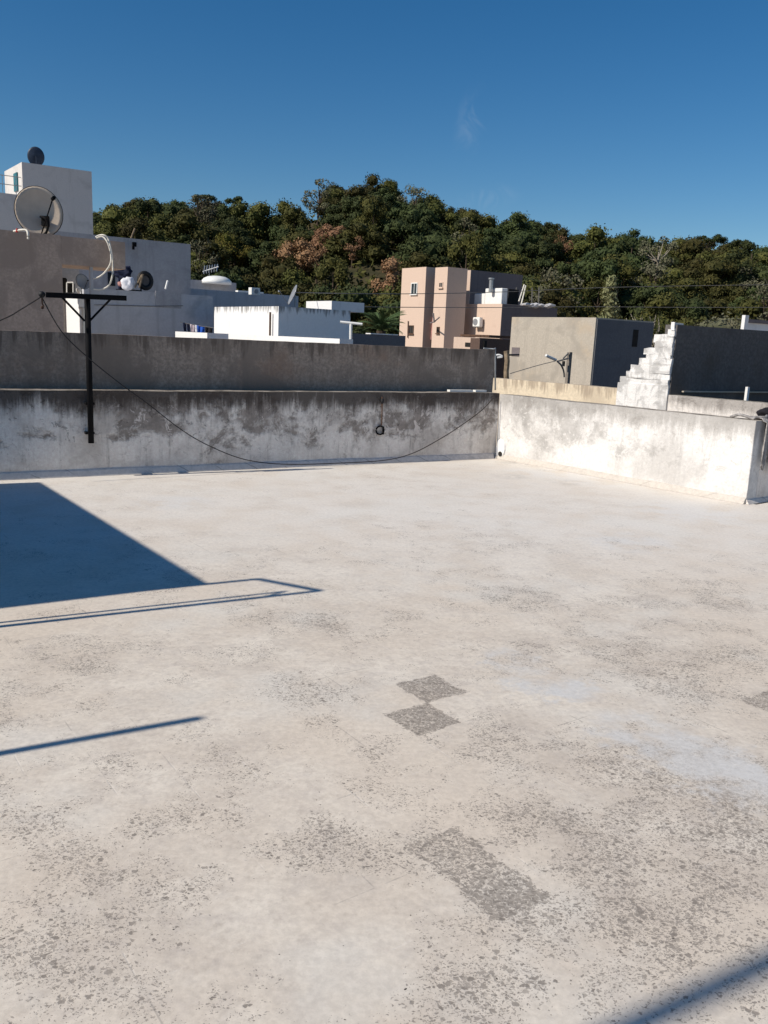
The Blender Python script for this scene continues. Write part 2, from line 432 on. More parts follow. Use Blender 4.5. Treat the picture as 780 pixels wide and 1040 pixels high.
def rough_wall(A, a, la, b, lb, z0, z1, res=.12, amp=.008, seed=0.0, zsub=None):
    """a wall box cut into small facets with a slightly uneven surface and edge"""
    bm = B(); A = Vector((A[0], A[1], 0))
    na = max(1, int(la/res)); nb = max(1, int(lb/res)); zs = zsub or [z0+(z1-z0)*i/max(1, int((z1-z0)/res)) for i in range(max(1, int((z1-z0)/res))+1)]
    nz = len(zs)-1; V_ = {}
    def vert(i, j, k):
        key = (i, j, k)
        if key not in V_:
            p = A+a*(la*i/na)+b*(lb*j/nb); p.z = zs[k]
            q = p*1.3+Vector((seed, seed*2, 0))
            d = noise.noise_vector(q)*amp+noise.noise_vector(q*5)*amp*.45
            if k == nz: d.z *= 1.0
            if k == 0: d *= 0
            V_[key] = bm.verts.new(p+d)
        return V_[key]
    for i in range(na):
        for k in range(nz):
            for j in (0, nb):
                bm.faces.new((vert(i, j, k), vert(i+1, j, k), vert(i+1, j, k+1), vert(i, j, k+1)))
    for j in range(nb):
        for k in range(nz):
            for i in (0, na):
                bm.faces.new((vert(i, j, k), vert(i, j+1, k), vert(i, j+1, k+1), vert(i, j, k+1)))
    for i in range(na):
        for j in range(nb):
            bm.faces.new((vert(i, j, nz), vert(i+1, j, nz), vert(i+1, j+1, nz), vert(i, j+1, nz)))
    return bm
GROUND = -7.0

# ================================================================= SETTING
def roof_floor():
    K = G(503, 465); L = G(0, 487); Rr = G(757, 512)
    w = (K-L).normalized()
    far_l = L-w*4; p = [far_l, K, Rr, Rr+head(52)*6, Vector((12, -5, 0)), Vector((-9, -5, 0))]
    # the floor runs a little way under the walls around it
    p = [far_l+head(-31)*.1, K+head(10)*.15, Rr+head(90)*.12, Rr+head(52)*6, p[4], p[5]]
    bm = add_prism(B(), p, -.35, 0.0)
    put_props(link('roof_floor', bm, 'floor', None, (0, 3, 0)), kind='structure')
roof_floor()
bm = B(); vs = [bm.verts.new((x, y, GROUND)) for x, y in ((-3000, -3000), (3000, -3000), (3000, 3000), (-3000, 3000))]; bm.faces.new(vs)
put_props(link('ground', bm, 'town_ground', None, (0, 0, GROUND)), kind='structure')

K = G(503, 465); L = G(0, 487); Rr = G(757, 512)
WU = (K-L).normalized(); WN = Vector((-WU.y, WU.x, 0))        # WN points away from the viewer
wallL = L-WU*3.0; lenR = (K-wallL).length
# rear parapet
rp = root('parapet_wall', wallL, 'long grey lime washed rear parapet stained black along its top edge', 'wall')
link('wall', rough_wall(wallL, WU, lenR, WN, .2, GROUND, .93, .11, .007, 1.0, [GROUND, -.3]+[.93*i/9 for i in range(10)]), 'rear_parapet', rp, smooth=False)
def skirting(A, a, la, nrm, mat, parent, h=.085, d=.055, seed=0):
    bm = B(); k = int(la/.12); rows = []
    for i in range(k+1):
        p = Vector((A.x, A.y, 0))+a*(la*i/k); j = noise.noise(p*2)*.008
        rows.append([bm.verts.new(p-nrm*.012+Vector((0, 0, h+j))), bm.verts.new(p+nrm*(d*.35)+Vector((0, 0, h*.72+j))), bm.verts.new(p+nrm*(d+j)+Vector((0, 0, .002))), bm.verts.new(p-nrm*.012+Vector((0, 0, .002)))])
    for i in range(k):
        for q in range(4): bm.faces.new((rows[i][q], rows[i+1][q], rows[i+1][(q+1) % 4], rows[i][(q+1) % 4]))
    bm.faces.new(rows[0]); bm.faces.new(rows[-1][::-1])
    link('skirting', bm, mat, parent)
skirting(wallL, WU, lenR-.06, -WN, 'skirt_rear', rp)
# right parapet
SV = (Rr-K).normalized(); SN = Vector((-SV.y, SV.x, 0))        # towards outside (right/away)
if SN.x < 0: SN = -SN
sr_ = root('parapet_wall', K, 'sunlit whitewashed parapet with grey peeling patches on the right of the roof', 'wall')
lenS = (Rr-K).length
link('wall', rough_wall(K+SV*.003, SV, lenS-.003, SN, .2, GROUND, .915, .11, .006, 4.0, [GROUND, -.3]+[.915*i/9 for i in range(10)]), 'side_parapet', sr_)
skirting(K, SV, lenS, -SN, 'skirt_side', sr_, .08, .05)
bm = B()
hp = on_plane(509, 456, K, SV, .0)
for i in range(1):
    pts = []
    for k in range(14):
        a = 2*math.pi*k/14; rr = 1+.25*noise.noise(Vector((k*.9, 3, 0)))
        pts.append((math.cos(a)*.085*rr, math.sin(a)*.13*rr))
    f = [bm.verts.new(hp+SV*x-SN*.025+Vector((0, 0, z))) for x, z in pts]; g_ = [bm.verts.new(hp+SV*x*1.15+SN*.01+Vector((0, 0, z*1.15))) for x, z in pts]
    bm.faces.new(f)
    for k in range(14): bm.faces.new((f[k], f[(k+1) % 14], g_[(k+1) % 14], g_[k]))
link('cement_patch', bm, 'white_render', sr_)
bm = B(); hq = on_plane(508, 461, K, SV, .03)
add_tube(bm, [hq, hq-SN*.008], .035, 12)
link('drain_hole', bm, 'dark_void', sr_)
# return parapet past the corner
RU = head(52); RNn = Vector((-RU.y, RU.x, 0))
rt = root('parapet_wall', Rr, 'short shaded grey end of the parapet turning the corner at the right edge', 'wall')
link('wall', rough_wall(Rr+RU*.204, RU, 5.0, RNn, .2, GROUND, .912, .11, .006, 9.0, [GROUND, -.3]+[.912*i/9 for i in range(10)]), 'rear_parapet', rt)
link('wall_end', rough_wall(Rr+RU*.0-SV*.0+RNn*.004, RU, .203, RNn, .2, GROUND, .905, .1, .003, 9.0, [GROUND, -.3]+[.905*i/9 for i in range(10)]), 'side_parapet', rt)
skirting(Rr, RU, 5.0, -RNn, 'skirt_rear', rt, .06, .04)

# neighbour's taller wall close behind the rear parapet
A0 = wallL-WU*2+WN*.34
dU = on_plane(503, 356, A0, WU)
lu = (Vector((dU.x, dU.y, 0))-Vector((A0.x, A0.y, 0))).length
bm = rough_wall(A0, WU, lu, WN, .22, GROUND, 1.53, .14, .009, 7.0, [GROUND, .3]+[.3+1.23*i/10 for i in range(1, 11)])
thing('boundary_wall', bm, 'upper_wall_render', A0, 'dark grey brown rendered wall standing just behind the rear parapet', 'wall')

# neighbour parapet beyond the right wall (yellowish then white), with stepped gable and dark wall
Q0 = at(505, 384, 15.2); zt = Q0.z; PV = head(141)
PN = Vector((-PV.y, PV.x, 0));  PN = PN if PN.x > 0 else -PN
def parlen(px): return reach(Vector((Q0.x, Q0.y, zt)), PV, px)
l1 = parlen(629); l2 = parlen(679); l3 = parlen(900)
bm = rough_wall(Q0-PV*.15, PV, l1+.15, PN, .2, GROUND, zt, .15, .006, 3, [GROUND, 0]+[zt*i/6 for i in range(1, 7)])
thing('parapet_wall', bm, 'yellow_render', Q0, 'low yellowish sunlit parapet beyond the right wall, below the beige concrete house', 'wall')
S0 = Vector((Q0.x, Q0.y, 0))+PV*l2
bm = rough_wall(S0+PV*.004, PV, l3-l2, PN, .2, GROUND, zt-.03, .15, .006, 5, [GROUND, 0]+[(zt-.03)*i/6 for i in range(1, 7)])
thing('parapet_wall', bm, 'outer_parapet', S0, 'low white parapet with grey mould stains in front of the dark wall at right', 'wall')
# stepped gable: seven ragged steps
bm = B(); steps = 6; w_ = (l2-l1)/(steps+.6); ztop = at(680, 328, S0.y).z
Qb = Vector((Q0.x, Q0.y, 0))-PN*.03
def join(bm, other):
    me = bpy.data.meshes.new('tmp'); other.to_mesh(me); other.free(); bm.from_mesh(me); bpy.data.meshes.remove(me)
w_ = (l2-l1+.02)/(steps*2-1); rows = steps*2-1; hz_ = (ztop-zt-.10)/(rows-1)
join(bm, rough_wall(Qb+PV*(l1-.02), PV, l2-l1+.02, PN, .25, GROUND, zt+.10, .05, .010, 2.2, [GROUND, zt-.45]+[zt-.45+.55*k/10 for k in range(1, 11)]))
for i in range(1, rows):
    z0_ = zt+.10+hz_*(i-1)-.012; jit = (.06, -.04, .02, -.05, .05)[i % 5]
    x0 = l1-.02+w_*(i if i % 2 else i-.45)+jit
    join(bm, rough_wall(Qb+PV*x0+PN*(.003*((i*2) % 3)), PV, l2-x0, PN, .25-.004*(i % 3), z0_, z0_+hz_+.012, .035, .03, i*1.7, [z0_, z0_+hz_*.35, z0_+hz_*.7, z0_+hz_+.012]))
thing('stepped_wall', bm, 'stair_white', Qb+PV*l2, 'ragged white wall rising in steps to the right with peeling grey plaster', 'wall')
# dark wall behind
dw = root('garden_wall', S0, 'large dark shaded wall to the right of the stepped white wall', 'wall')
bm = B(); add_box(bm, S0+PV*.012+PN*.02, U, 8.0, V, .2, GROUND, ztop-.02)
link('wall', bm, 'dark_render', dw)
bm = B(); add_box(bm, S0+U*.26+PV*.012-V*.045, U, 3.4, V, .038, 1.03, 1.05)
link('ledge', bm, 'beige_concrete', dw)
bm = B(); pl = at(759, 398, 13.2); add_box(bm, pl, U, .05, V, .04, GROUND, at(759, 393, 13.2).z)
thing('wall_pier', bm, 'white_render', pl, 'short pale pier at the right end of the dark wall foot', 'pier')

# ================================================================= BUILDINGS
def corner(px, py, Y):
    p = at(px, py, Y); return Vector((p.x, p.y, 0)), p.z
def house_body(P, lv, lu, z0, z1, inset=.15, drop=.35):
    """four walls with a parapet round a sunken flat roof"""
    bm = B(); o_ = [P, P+U*lu, P+U*lu+V*lv, P+V*lv]
    i_ = [P+U*inset+V*inset, P+U*(lu-inset)+V*inset, P+U*(lu-inset)+V*(lv-inset), P+U*inset+V*(lv-inset)]
    lo = [bm.verts.new((p.x, p.y, z0)) for p in o_]; hi = [bm.verts.new((p.x, p.y, z1)) for p in o_]
    ih = [bm.verts.new((p.x, p.y, z1)) for p in i_]; il = [bm.verts.new((p.x, p.y, z1-drop)) for p in i_]
    for k in range(4):
        j = (k+1) % 4
        bm.faces.new((lo[k], lo[j], hi[j], hi[k])); bm.faces.new((hi[k], hi[j], ih[j], ih[k])); bm.faces.new((ih[k], ih[j], il[j], il[k]))
    bm.faces.new(il); bm.faces.new(lo[::-1])
    return bm
def panel(C0, a, x0, x1, z0, z1, nrm, depth=.06, back=.02):
    """a box set into/onto the face that starts at C0 and runs along a; nrm points out"""
    bm = B(); p = Vector((C0.x, C0.y, 0))+a*x0-nrm*back
    return add_box(bm, p, a, x1-x0, nrm, depth, z0, z1)
def face_panel(P, a, px0, py0, px1, py1, nrm, out_=.03, back=.02):
    """box on the vertical face through P along a, covering the given picture rectangle"""
    q0 = on_plane(px0, py1, P, a); q1 = on_plane(px1, py0, P, a)
    s0 = (Vector((q0.x, q0.y, 0))-P).dot(a); s1 = (Vector((q1.x, q1.y, 0))-P).dot(a)
    lo, hi = min(s0, s1), max(s0, s1)
    return add_box(B(), P+a*lo-nrm*back, a, hi-lo, nrm, out_+back, min(q0.z, q1.z), max(q0.z, q1.z)), (lo, hi, min(q0.z, q1.z), max(q0.z, q1.z))
def window(P, a, px0, py0, px1, py1, nrm, parent, frame_mat='white_paint', glass='dark_glass', fr=.06):
    """recess shows as a dark pane inside a raised frame with a sill"""
    b2, (lo, hi, z0, z1) = face_panel(P, a, px0, py0, px1, py1, nrm, .02, .05); b2.free()
    w = root_child('window', P+a*lo, parent, z0)
    bm = B()
    add_box(bm, P+a*lo, a, fr, nrm, .05, z0, z1); add_box(bm, P+a*(hi-fr), a, fr, nrm, .05, z0, z1)
    add_box(bm, P+a*(lo+fr), a, hi-lo-2*fr, nrm, .05, z1-fr, z1); add_box(bm, P+a*(lo+fr), a, hi-lo-2*fr, nrm, .05, z0, z0+fr)
    add_box(bm, P+a*((lo+hi)/2-fr*.3), a, fr*.6, nrm, .04, z0+fr, z1-fr)
    link('frame', bm, frame_mat, w)
    bm = B(); add_box(bm, P+a*(lo+fr)+nrm*.004, a, hi-lo-2*fr, nrm, .012, z0+fr, z1-fr); link('pane', bm, glass, w)
    bm = B(); add_box(bm, P+a*(lo-.05), a, hi-lo+.1, nrm, .12, z0-.06, z0-.005); link('sill', bm, frame_mat, w)
def root_child(name, P, parent, z=0.0):
    o = bpy.data.objects.new(name, None); C.objects.link(o); o.parent = parent
    o.location = Vector((P.x, P.y, z))-parent.location; o.empty_display_size = .1
    return o
NU, NV = -Vector((V.y, -V.x, 0)), -Vector((-U.y, U.x, 0))   # outward normals of the lit (v) faces and the shaded (u) faces
if NU.x > 0: NU = -NU
if NV.y > 0: NV = -NV

# --- left: brown rendered house with overhang
Pb, zb = corner(0, 233, 15.0)
Pl = Pb-U*3.0
bh = root('house', Pl, 'tall brown grey rendered house at the left edge with a jutting upper floor', 'building')
e62 = reach(Vector((Pb.x, Pb.y, zb)), U, 62); e127 = reach(Vector((Pb.x, Pb.y, zb)), U, 127)
bm = house_body(Pl, 1.0, 3.0+e62, GROUND, zb)
link('wall', bm, 'brown_render', bh)
zo = on_plane(95, 271, Pb, U).z
Po = Pb+U*(e62+.002)
bm = B(); add_box(bm, Po, U, e127-e62-.002, V, .99, zo, zb-.01)
link('overhang', bm, 'brown_render', bh)
plaster('recess_render', (.46, .41, .36), (.30, .27, .24), .35, fine=.1, seed=21)
bm = B(); add_box(bm, Po+V*2.3, U, reach(Vector((Po.x, Po.y, zo)), U, 97)+.4, V, .15, GROUND, zo+.25)
thing('back_wall', bm, 'recess_render', Po+V*2.3, 'small beige wall seen under the jutting brown floor behind the clutter', 'wall')
q = on_plane(92.5, 290, Po, U)
bm = B(); add_box(bm, Vector((q.x, q.y, 0))+V*.04, U, .055, V, .055, GROUND, zo)
link('post', bm, 'pale_grey_render', bh)
# things in the recess
Pw, zw = corner(80, 298, 17.0)
wh = root('outbuilding', Pw, 'small bright white walled outbuilding below the jutting brown floor', 'building')
bm = house_body(Pw, 3.0, reach(Vector((Pw.x, Pw.y, zw)), U, 93), GROUND, zw, .1, .1)
link('wall', bm, 'white_render', wh)
def boxthing(name, px0, py0, px1, py1, Y, depth, mat, label, cat, group=None):
    a = at(px0, py1, Y); b = at(px1, py0, Y)
    bm = B(); add_box(bm, Vector((a.x, a.y, 0)), U, max(.02, (b.x-a.x)/U.x), V, depth, a.z, b.z)
    bmesh.ops.bevel(bm, geom=list(bm.edges), offset=min(.015, abs(b.z-a.z)*.1), segments=2, affect='EDGES')
    return thing(name, bm, mat, (a.x, a.y, a.z), label, cat, group)
boxthing('storage_box', 62.5, 282, 67, 297, 16.6, .3, 'dark_void', 'narrow black box against the brown wall on the white outbuilding', 'box')
cab = boxthing('cabinet', 68, 287, 74.5, 297, 16.7, .3, 'dark_void', 'small black cabinet with thin white edges on the white outbuilding', 'cabinet')
for pa, pb in (((68, 287), (68, 297)), ((74.5, 287), (74.5, 297)), ((68, 287), (74.5, 287))):
    bm = add_tube(B(), [at(pa[0], pa[1], 16.62), at(pb[0], pb[1], 16.62)], .014, 5); link('edge_trim', bm, 'white_paint', cab)
bm = B(); c = at(80, 294.5, 16.7); bmesh.ops.create_icosphere(bm, subdivisions=2, radius=.05, matrix=Matrix.Translation(c)@Matrix.Diagonal((1, 1, 1.2, 1)))
thing('plastic_jug', bm, 'white_paint', c-Vector((0, 0, .05)), 'tiny white plastic jug on the corner of the white outbuilding', 'jug', smooth=True)
# downpipe with a tee
dp = root('drain_pipe', at(84, 340, 16.4), 'white vertical drain pipe with a short cross arm beside the black pole', 'pipe')
bm = add_tube(B(), [at(84.5, 352, 16.4), at(84.5, 313, 16.4)], .032, 8); link('pipe', bm, 'pipe_white', dp)
bm = add_tube(B(), [at(80, 312.5, 16.4), at(94, 313.5, 16.4)], .02, 8); link('cross_arm', bm, 'pipe_white', dp)
# hoses and sticks on the overhang
def hose(pts, Y, r, mat, name, label, cat, group=None):
    w = [at(px, py, Y+(k % 2)*.02) for k, (px, py) in enumerate(pts)]
    bm = add_tube(B(), smooth_path(w), r, 6)
    return thing(name, bm, mat, w[0], label, cat, group, smooth=True)
Yh = on_plane(105, 250, Pb, U, .06).y
hose([(97, 241), (101, 239), (106, 239), (110, 243), (113, 255), (114.5, 268), (114, 280), (111, 289), (106, 293), (99, 294), (93, 293)], Yh, .016, 'pipe_white', 'hose', 'long white hose looping over the roof edge down to the recess', 'hose')
hose([(98, 242), (104, 240.5), (109, 246), (112.5, 258), (112, 268), (107, 276), (101, 281), (95, 283)], Yh-.06, .015, 'pipe_white', 'hose', 'shorter white hose curling back towards the recess under the brown overhang', 'hose')
sp0 = root('bent_pipe', at(28, 236, 14.9), 'short white bent pipe with a red fitting on the brown roof edge', 'pipe')
bm = add_tube(B(), smooth_path([at(14, 235, 14.95), at(22, 233.5, 14.9), (at(27, 234, 14.88)), at(28.5, 238, 14.85), at(28.5, 243, 14.85)]), .02, 6); link('pipe', bm, 'pipe_white', sp0, smooth=True)
bm = add_tube(B(), [at(17, 236, 14.92), at(17.6, 232, 14.92)], .02, 8); link('fitting', bm, 'red_plastic', sp0)

# --- blue grey block behind
Pg, zg = corner(127, 241.5, 21.0)
lb = reach(Vector((Pg.x, Pg.y, zg)), U, 193.5)
bk = root('house', Pg-U*1.8, 'plain blue grey shaded block left of the wooded hill', 'building')
bm = house_body(Pg-U*1.8, 4.5, 1.8+lb, GROUND, zg); link('wall', bm, 'blue_grey_render', bk)
bm, _ = face_panel(Pg, U, 109.5, 277, 116.5, 290, NV, .03, .02); link('window', bm, 'dark_glass', bk)
Yg = on_plane(134, 249, Pg, U, .1).y
bm = add_tube(B(), [at(133, 242, Yg+.2), at(137, 232, Yg+.2)], .02, 6)
thing('stick', bm, 'old_wood', at(133, 242, Yg+.2), 'leaning pale stick on the top of the blue grey block', 'stick')
bm = B(); a = at(134, 249, Yg); add_box(bm, a, U, .09, NV, .08, a.z-.03, a.z+.07); add_box(bm, a+U*.0-Vector((0, 0, 0)), U, .05, NV, .05, a.z-.1, a.z-.031)
thing('wall_lamp', bm, 'black_iron', (a.x, a.y, a.z-.1), 'small black lamp fixed high on the blue grey block', 'lamp')

# --- long pale terrace house
Pa, za = corner(143, 296, 19.6)
la = reach(Vector((Pa.x, Pa.y, za)), U, 216)
th = root('terrace_house', Pa-U*1.2, 'long pale grey house with a flat terrace in front of the blue grey block', 'building')
bm = house_body(Pa-U*1.25, 1.6, la+1.25, GROUND, za, .08, .04); link('wall', bm, 'pale_grey_render', th)
bm = add_tube(B(), [on_plane(95, 309.5, Pa, U, .015), on_plane(150, 311, Pa, U, .015), on_plane(186, 310.6, Pa, U, .015)], .008, 5); link('cable', bm, 'wire_grey', th)
bm, _ = face_panel(Pa, U, 158, 297, 184, 312, NV, .012, .01); link('plaster_patch', bm, 'blue_grey_render', th, label='darker square plaster patch')
Pe, ze = corner(195, 284, 30.0)
h2 = root('rooftop_room', Pe-U*.5, 'low blue grey rooftop room carrying the white tank', 'building')
bm = house_body(Pe-U*.5, 4, .5+reach(Vector((Pe.x, Pe.y, ze)), U, 240), GROUND, ze); link('wall', bm, 'blue_grey_render', h2)
Pf, zf = corner(200, 296.5, 27.0)
h3 = root('terrace_house', Pf-U*.3, 'pale shaded house with white roof edge behind the bright white cube', 'building')
lf = reach(Vector((Pf.x, Pf.y, zf)), U, 303); zf2 = on_plane(250, 297, Pf, U).z
bm = house_body(Pf-U*.3, 5, .3+lf, GROUND, zf2); link('wall', bm, 'pale_grey_render', h3)
bm = B(); qa = on_plane(242, 297, Pf, U); qb = on_plane(268, 297, Pf, U)
add_box(bm, Vector((qa.x, qa.y, 0))+V*.02, U, (qb-qa).length, V, .18, zf2+.002, zf2+.05); link('coping', bm, 'white_paint', h3)
# white upturned tank
t0 = at(205, 288, 30.4); t1 = at(235, 288, 30.4); tc = (t0+t1)/2; tr = (t1-t0).length/2
bm = B()
prof = [(0, .21), (.3, .22), (.6, .20), (.85, .15), (1.0, .08), (1.0, 0), (0, 0)]
rings = []
for q, h in prof:
    rings.append([bm.verts.new(tc+Vector((math.cos(k*math.pi/12)*tr*max(q, .001), math.sin(k*math.pi/12)*tr*max(q, .001), h*1.25-.02))) for k in range(24)])
for i in range(len(rings)-1):
    for k in range(24): bm.faces.new((rings[i][k], rings[i][(k+1) % 24], rings[i+1][(k+1) % 24], rings[i+1][k]))
thing('water_tank', bm, 'white_paint', tc, 'low round white water tank on the rooftop room', 'tank', smooth=True)
# aerial above it (tangled)
an = root('antenna', at(213, 284, 31.5), 'tangled pale television aerial above the white tank', 'antenna')
bm = add_tube(B(), [at(212, 288, 31.5), at(213, 271, 31.5)], .012, 5); link('mast', bm, 'galvanised', an)
bm = add_tube(B(), [at(206, 276, 31.5), at(222, 271, 31.4)], .025, 5)
for k in range(6):
    px = 207+k*2.6; add_tube(bm, [at(px, 278-k*.5, 31.3), at(px+1, 270-k*.3, 31.8)], .02, 4)
link('boom', bm, 'galvanised', an)
# AC box
ab = root('cooling_unit', at(259, 299, 26.6), 'small white cooling unit on the roof edge left of the dish', 'air conditioner')
a = at(255.5, 299, 26.6); bm = B(); add_box(bm, a, U, .28, V, .2, a.z, a.z+.21); link('case', bm, 'white_paint', ab)
bm = add_tube(B(), [a+U*.15+NV*.004+Vector((0, 0, .1)), a+U*.15+NV*.02+Vector((0, 0, .1))], .07, 14); link('fan_grille', bm, 'dish_mesh', ab)

# --- white cube house
Pc, zc = corner(283, 311, 17.3)
lv = reach(Vector((Pc.x, Pc.y, zc)), V, 217.5); lu_ = reach(Vector((Pc.x, Pc.y, zc)), U, 356)
ch = root('white_house', Pc, 'cube shaped house with a brilliant white sunlit side and grey shaded side', 'building')
plaster('cube_white', (.80, .79, .78), (.20, .19, .18), .12, ztop=zc, drip=.28, fine=.03, seed=17)
bm = house_body(Pc, lv, lu_, GROUND, zc, .12, .3); link('wall', bm, 'cube_white', ch)
bm = add_tube(B(), [on_plane(274, 350, Pc, V, .06), on_plane(274.5, 317, Pc, V, .06)], .022, 6); link('rod', bm, 'rusty_iron', ch)
# --- roof slab house right of it
Ps, zs_ = corner(337, 305.5, 27)
sh = root('canopy_house', Ps, 'small house with a projecting flat roof slab and bright left edge', 'building')
lv = reach(Vector((Ps.x, Ps.y, zs_)), V, 311); lu_ = reach(Vector((Ps.x, Ps.y, zs_)), U, 370)
bm = B(); add_box(bm, Ps, V, lv, U, lu_, zs_-.3, zs_); link('roof', bm, 'white_render', sh)
bm = B(); add_box(bm, Ps+U*.3+V*.3, V, max(.5, lv-.4), U, lu_-.9, GROUND, zs_-.303); link('wall', bm, 'mauve_render', sh)
# low wall + palm
Pm, zm = corner(340, 337, 25)
bm = B(); l_ = reach(Vector((Pm.x, Pm.y, zm)), U, 412); add_box(bm, Pm, U, l_, V, .2, GROUND, zm-.02)
lw = root('low_wall', Pm, 'low grey wall with white coping under the palm', 'wall'); link('wall', bm, 'slate_render', lw)
qa = on_plane(376, 337, Pm, U); bm = B(); add_box(bm, Vector((qa.x, qa.y, 0))-V*.03, U, reach(qa, U, 404), V, .26, zm-.018, zm+.012); link('coping', bm, 'white_paint', lw)
tp = root('clothes_post', at(356, 352, 16), 'white tee shaped clothes post behind the boundary wall', 'post')
bm = add_tube(B(), [at(356, 356, 16), at(356.4, 329, 16)], .028, 8); link('post', bm, 'white_paint', tp)
bm = add_tube(B(), [at(345.5, 327, 16), at(368, 329.3, 16)], .024, 8); link('crossbar', bm, 'white_paint', tp)
# lit ledge wall and laundry
Pq, zq = corner(178, 336.6, 19.2)
bm = B(); l_ = reach(Vector((Pq.x, Pq.y, zq)), -V, 345); add_box(bm, Pq, -V, l_, U, .25, GROUND, zq)
thing('low_wall', bm, 'white_render', Pq, 'thin bright white wall top just above the boundary wall', 'wall')
cy = 18.9
wl = [at(183, 327.2, cy), at(200, 330.5, cy-.1), at(217, 333, cy-.2)]
bm = add_tube(B(), smooth_path(wl), .006, 5); thing('clothesline', bm, 'wire_grey', wl[0], 'thin washing line holding dark and blue clothes', 'clothesline')
def garment(px0, px1, py0, py1, mat, label, split=False):
    bm = B(); nx, nz = 10, 6; Yl = cy-.1*(px0-183)/17
    for side in ((0, .45), (.55, 1.0)) if split else ((0, 1.0),):
        grid = []
        for i in range(nx+1):
            u = side[0]+(side[1]-side[0])*i/nx; col = []
            for k in range(nz+1):
                w = k/nz; px = px0+(px1-px0)*(u if w > .3 else u); py = py0+(px-px0)*.18+(py1-py0)*w
                p = at(px, py, Yl); p += NV*(.03*math.sin(u*11+k*.3)*(.3+w)); col.append(bm.verts.new(p))
            grid.append(col)
        for i in range(nx):
            for k in range(nz): bm.faces.new((grid[i][k], grid[i+1][k], grid[i+1][k+1], grid[i][k+1]))
    o = thing('garment', bm, mat, at((px0+px1)/2, py0, Yl), label, 'clothing', 'clothes hung on the line', True)
    s = o.modifiers.new('thick', 'SOLIDIFY'); s.thickness = .012
garment(186, 193, 327.6, 336, 'navy_cloth', 'navy trousers at the left end of the washing line', True)
garment(193.5, 198.3, 329.4, 336.5, 'pink_cloth', 'pale pink cloth hanging beside the navy trousers')
garment(198.4, 200.2, 330, 337, 'white_cloth', 'narrow white cloth hanging between pink and blue ones')
garment(200.3, 208, 330.5, 337.5, 'blue_cloth', 'bright blue cloth on the washing line')
garment(208.2, 216, 332, 338, 'black_cloth', 'black cloth at the right end of the washing line next to the white cube')

# --- white tower at far left
Pt, ztw = corner(22, 164.5, 32)
lu_ = reach(Vector((Pt.x, Pt.y, ztw)), U, 93)
tw = root('white_tower', Pt, 'tall white stair tower with a sunlit left side and blue door slit', 'building')
link('wall', house_body(Pt, 2.6, lu_, GROUND, ztw, .12, .2), 'tower_white', tw)
bm, _ = face_panel(Pt, V, 15.6, 175, 18.2, 195, NU, .05, .03); link('door', bm, 'teal_paint', tw)
zlow = on_plane(12, 197, Pt, U).z
bm = B(); add_box(bm, Pt-U*6-V*.006, U, 6+lu_+.0, V, .2, GROUND, zlow); add_box(bm, Pt-U*6+V*.194, U, 5.95, V, 3.2, GROUND, zlow-.9); link('terrace_parapet', bm, 'tower_white', tw)
rl = root('railing', Pt-U*1.5+V*.1+Vector((0, 0, zlow)), 'thin grey balcony railing beside the white tower', 'railing')
bm = B()
for z in (.32, .62): add_tube(bm, [Pt-U*3+V*.1+Vector((0, 0, zlow+z)), Pt-U*.02+V*.1+Vector((0, 0, zlow+z))], .014, 5)
link('rail', bm, 'galvanised', rl)
for k in range(7):
    bm = B(); p = Pt-U*(.2+k*.45)+V*.1; add_tube(bm, [p+Vector((0, 0, zlow)), p+Vector((0, 0, zlow+.64))], .012, 5); link('baluster', bm, 'galvanised', rl)

# ---- dishes
def dish(name, c, rad, nrm, mat, label, arm='black_iron', oblong=1.1, pole=True, lnb_side=0.0, depth=.16, armdir=None):
    nrm = nrm.normalized(); a = nrm.cross(Vector((0, 0, 1))).normalized(); b = a.cross(nrm).normalized()
    o = root(name, c-Vector((0, 0, rad*1.3)), label, 'satellite dish')
    bm = B(); n_r, n_a = 7, 32
    for off in (0,):
        prev = None; cen = bm.verts.new(c-nrm*depth*rad*1.2)
        rings = []
        for i in range(1, n_r+1):
            q = i/n_r
            rings.append([bm.verts.new(c+(a*math.cos(t*2*math.pi/n_a)+b*math.sin(t*2*math.pi/n_a)*oblong)*rad*q-nrm*(depth*rad*1.2*(1-q*q))) for t in range(n_a)])
        for t in range(n_a): bm.faces.new((cen, rings[0][t], rings[0][(t+1) % n_a]))
        for i in range(n_r-1):
            for t in range(n_a): bm.faces.new((rings[i][t], rings[i][(t+1) % n_a], rings[i+1][(t+1) % n_a], rings[i+1][t]))
    r = link('reflector', bm, mat, o, smooth=True); s = r.modifiers.new('t', 'SOLIDIFY'); s.thickness = rad*.03
    bm = B(); ring = [c+(a*math.cos(t*2*math.pi/n_a)+b*math.sin(t*2*math.pi/n_a)*oblong)*rad*1.005 for t in range(n_a+1)]
    add_tube(bm, ring, rad*.022, 6); link('rim', bm, arm, o)
    foc = c+nrm*rad*1.0-b*rad*.15 if armdir is None else armdir
    bm = B(); add_tube(bm, [c-b*rad*oblong*.98, foc], rad*.03, 6); link('feed_arm', bm, arm, o)
    bm = B(); d = (foc-c).normalized(); add_tube(bm, [foc-d*rad*.02, foc+d*rad*.16], rad*.08, 10); link('receiver_head', bm, arm, o)
    if pole:
        back = c-nrm*(depth*rad*1.3+rad*.12)
        bm = B(); add_tube(bm, [back, back-Vector((0, 0, rad*1.7))], rad*.06, 8); add_tube(bm, [back, c-nrm*depth*rad*1.15], rad*.12, 8); link('mount', bm, arm, o)
    return o, a, b
Yd = Pb.y+.8
dc = at(39.5, 215, Yd); nrm = Vector((.62, -1, .22))
dr_ = 21.5/850*Yd*1.02
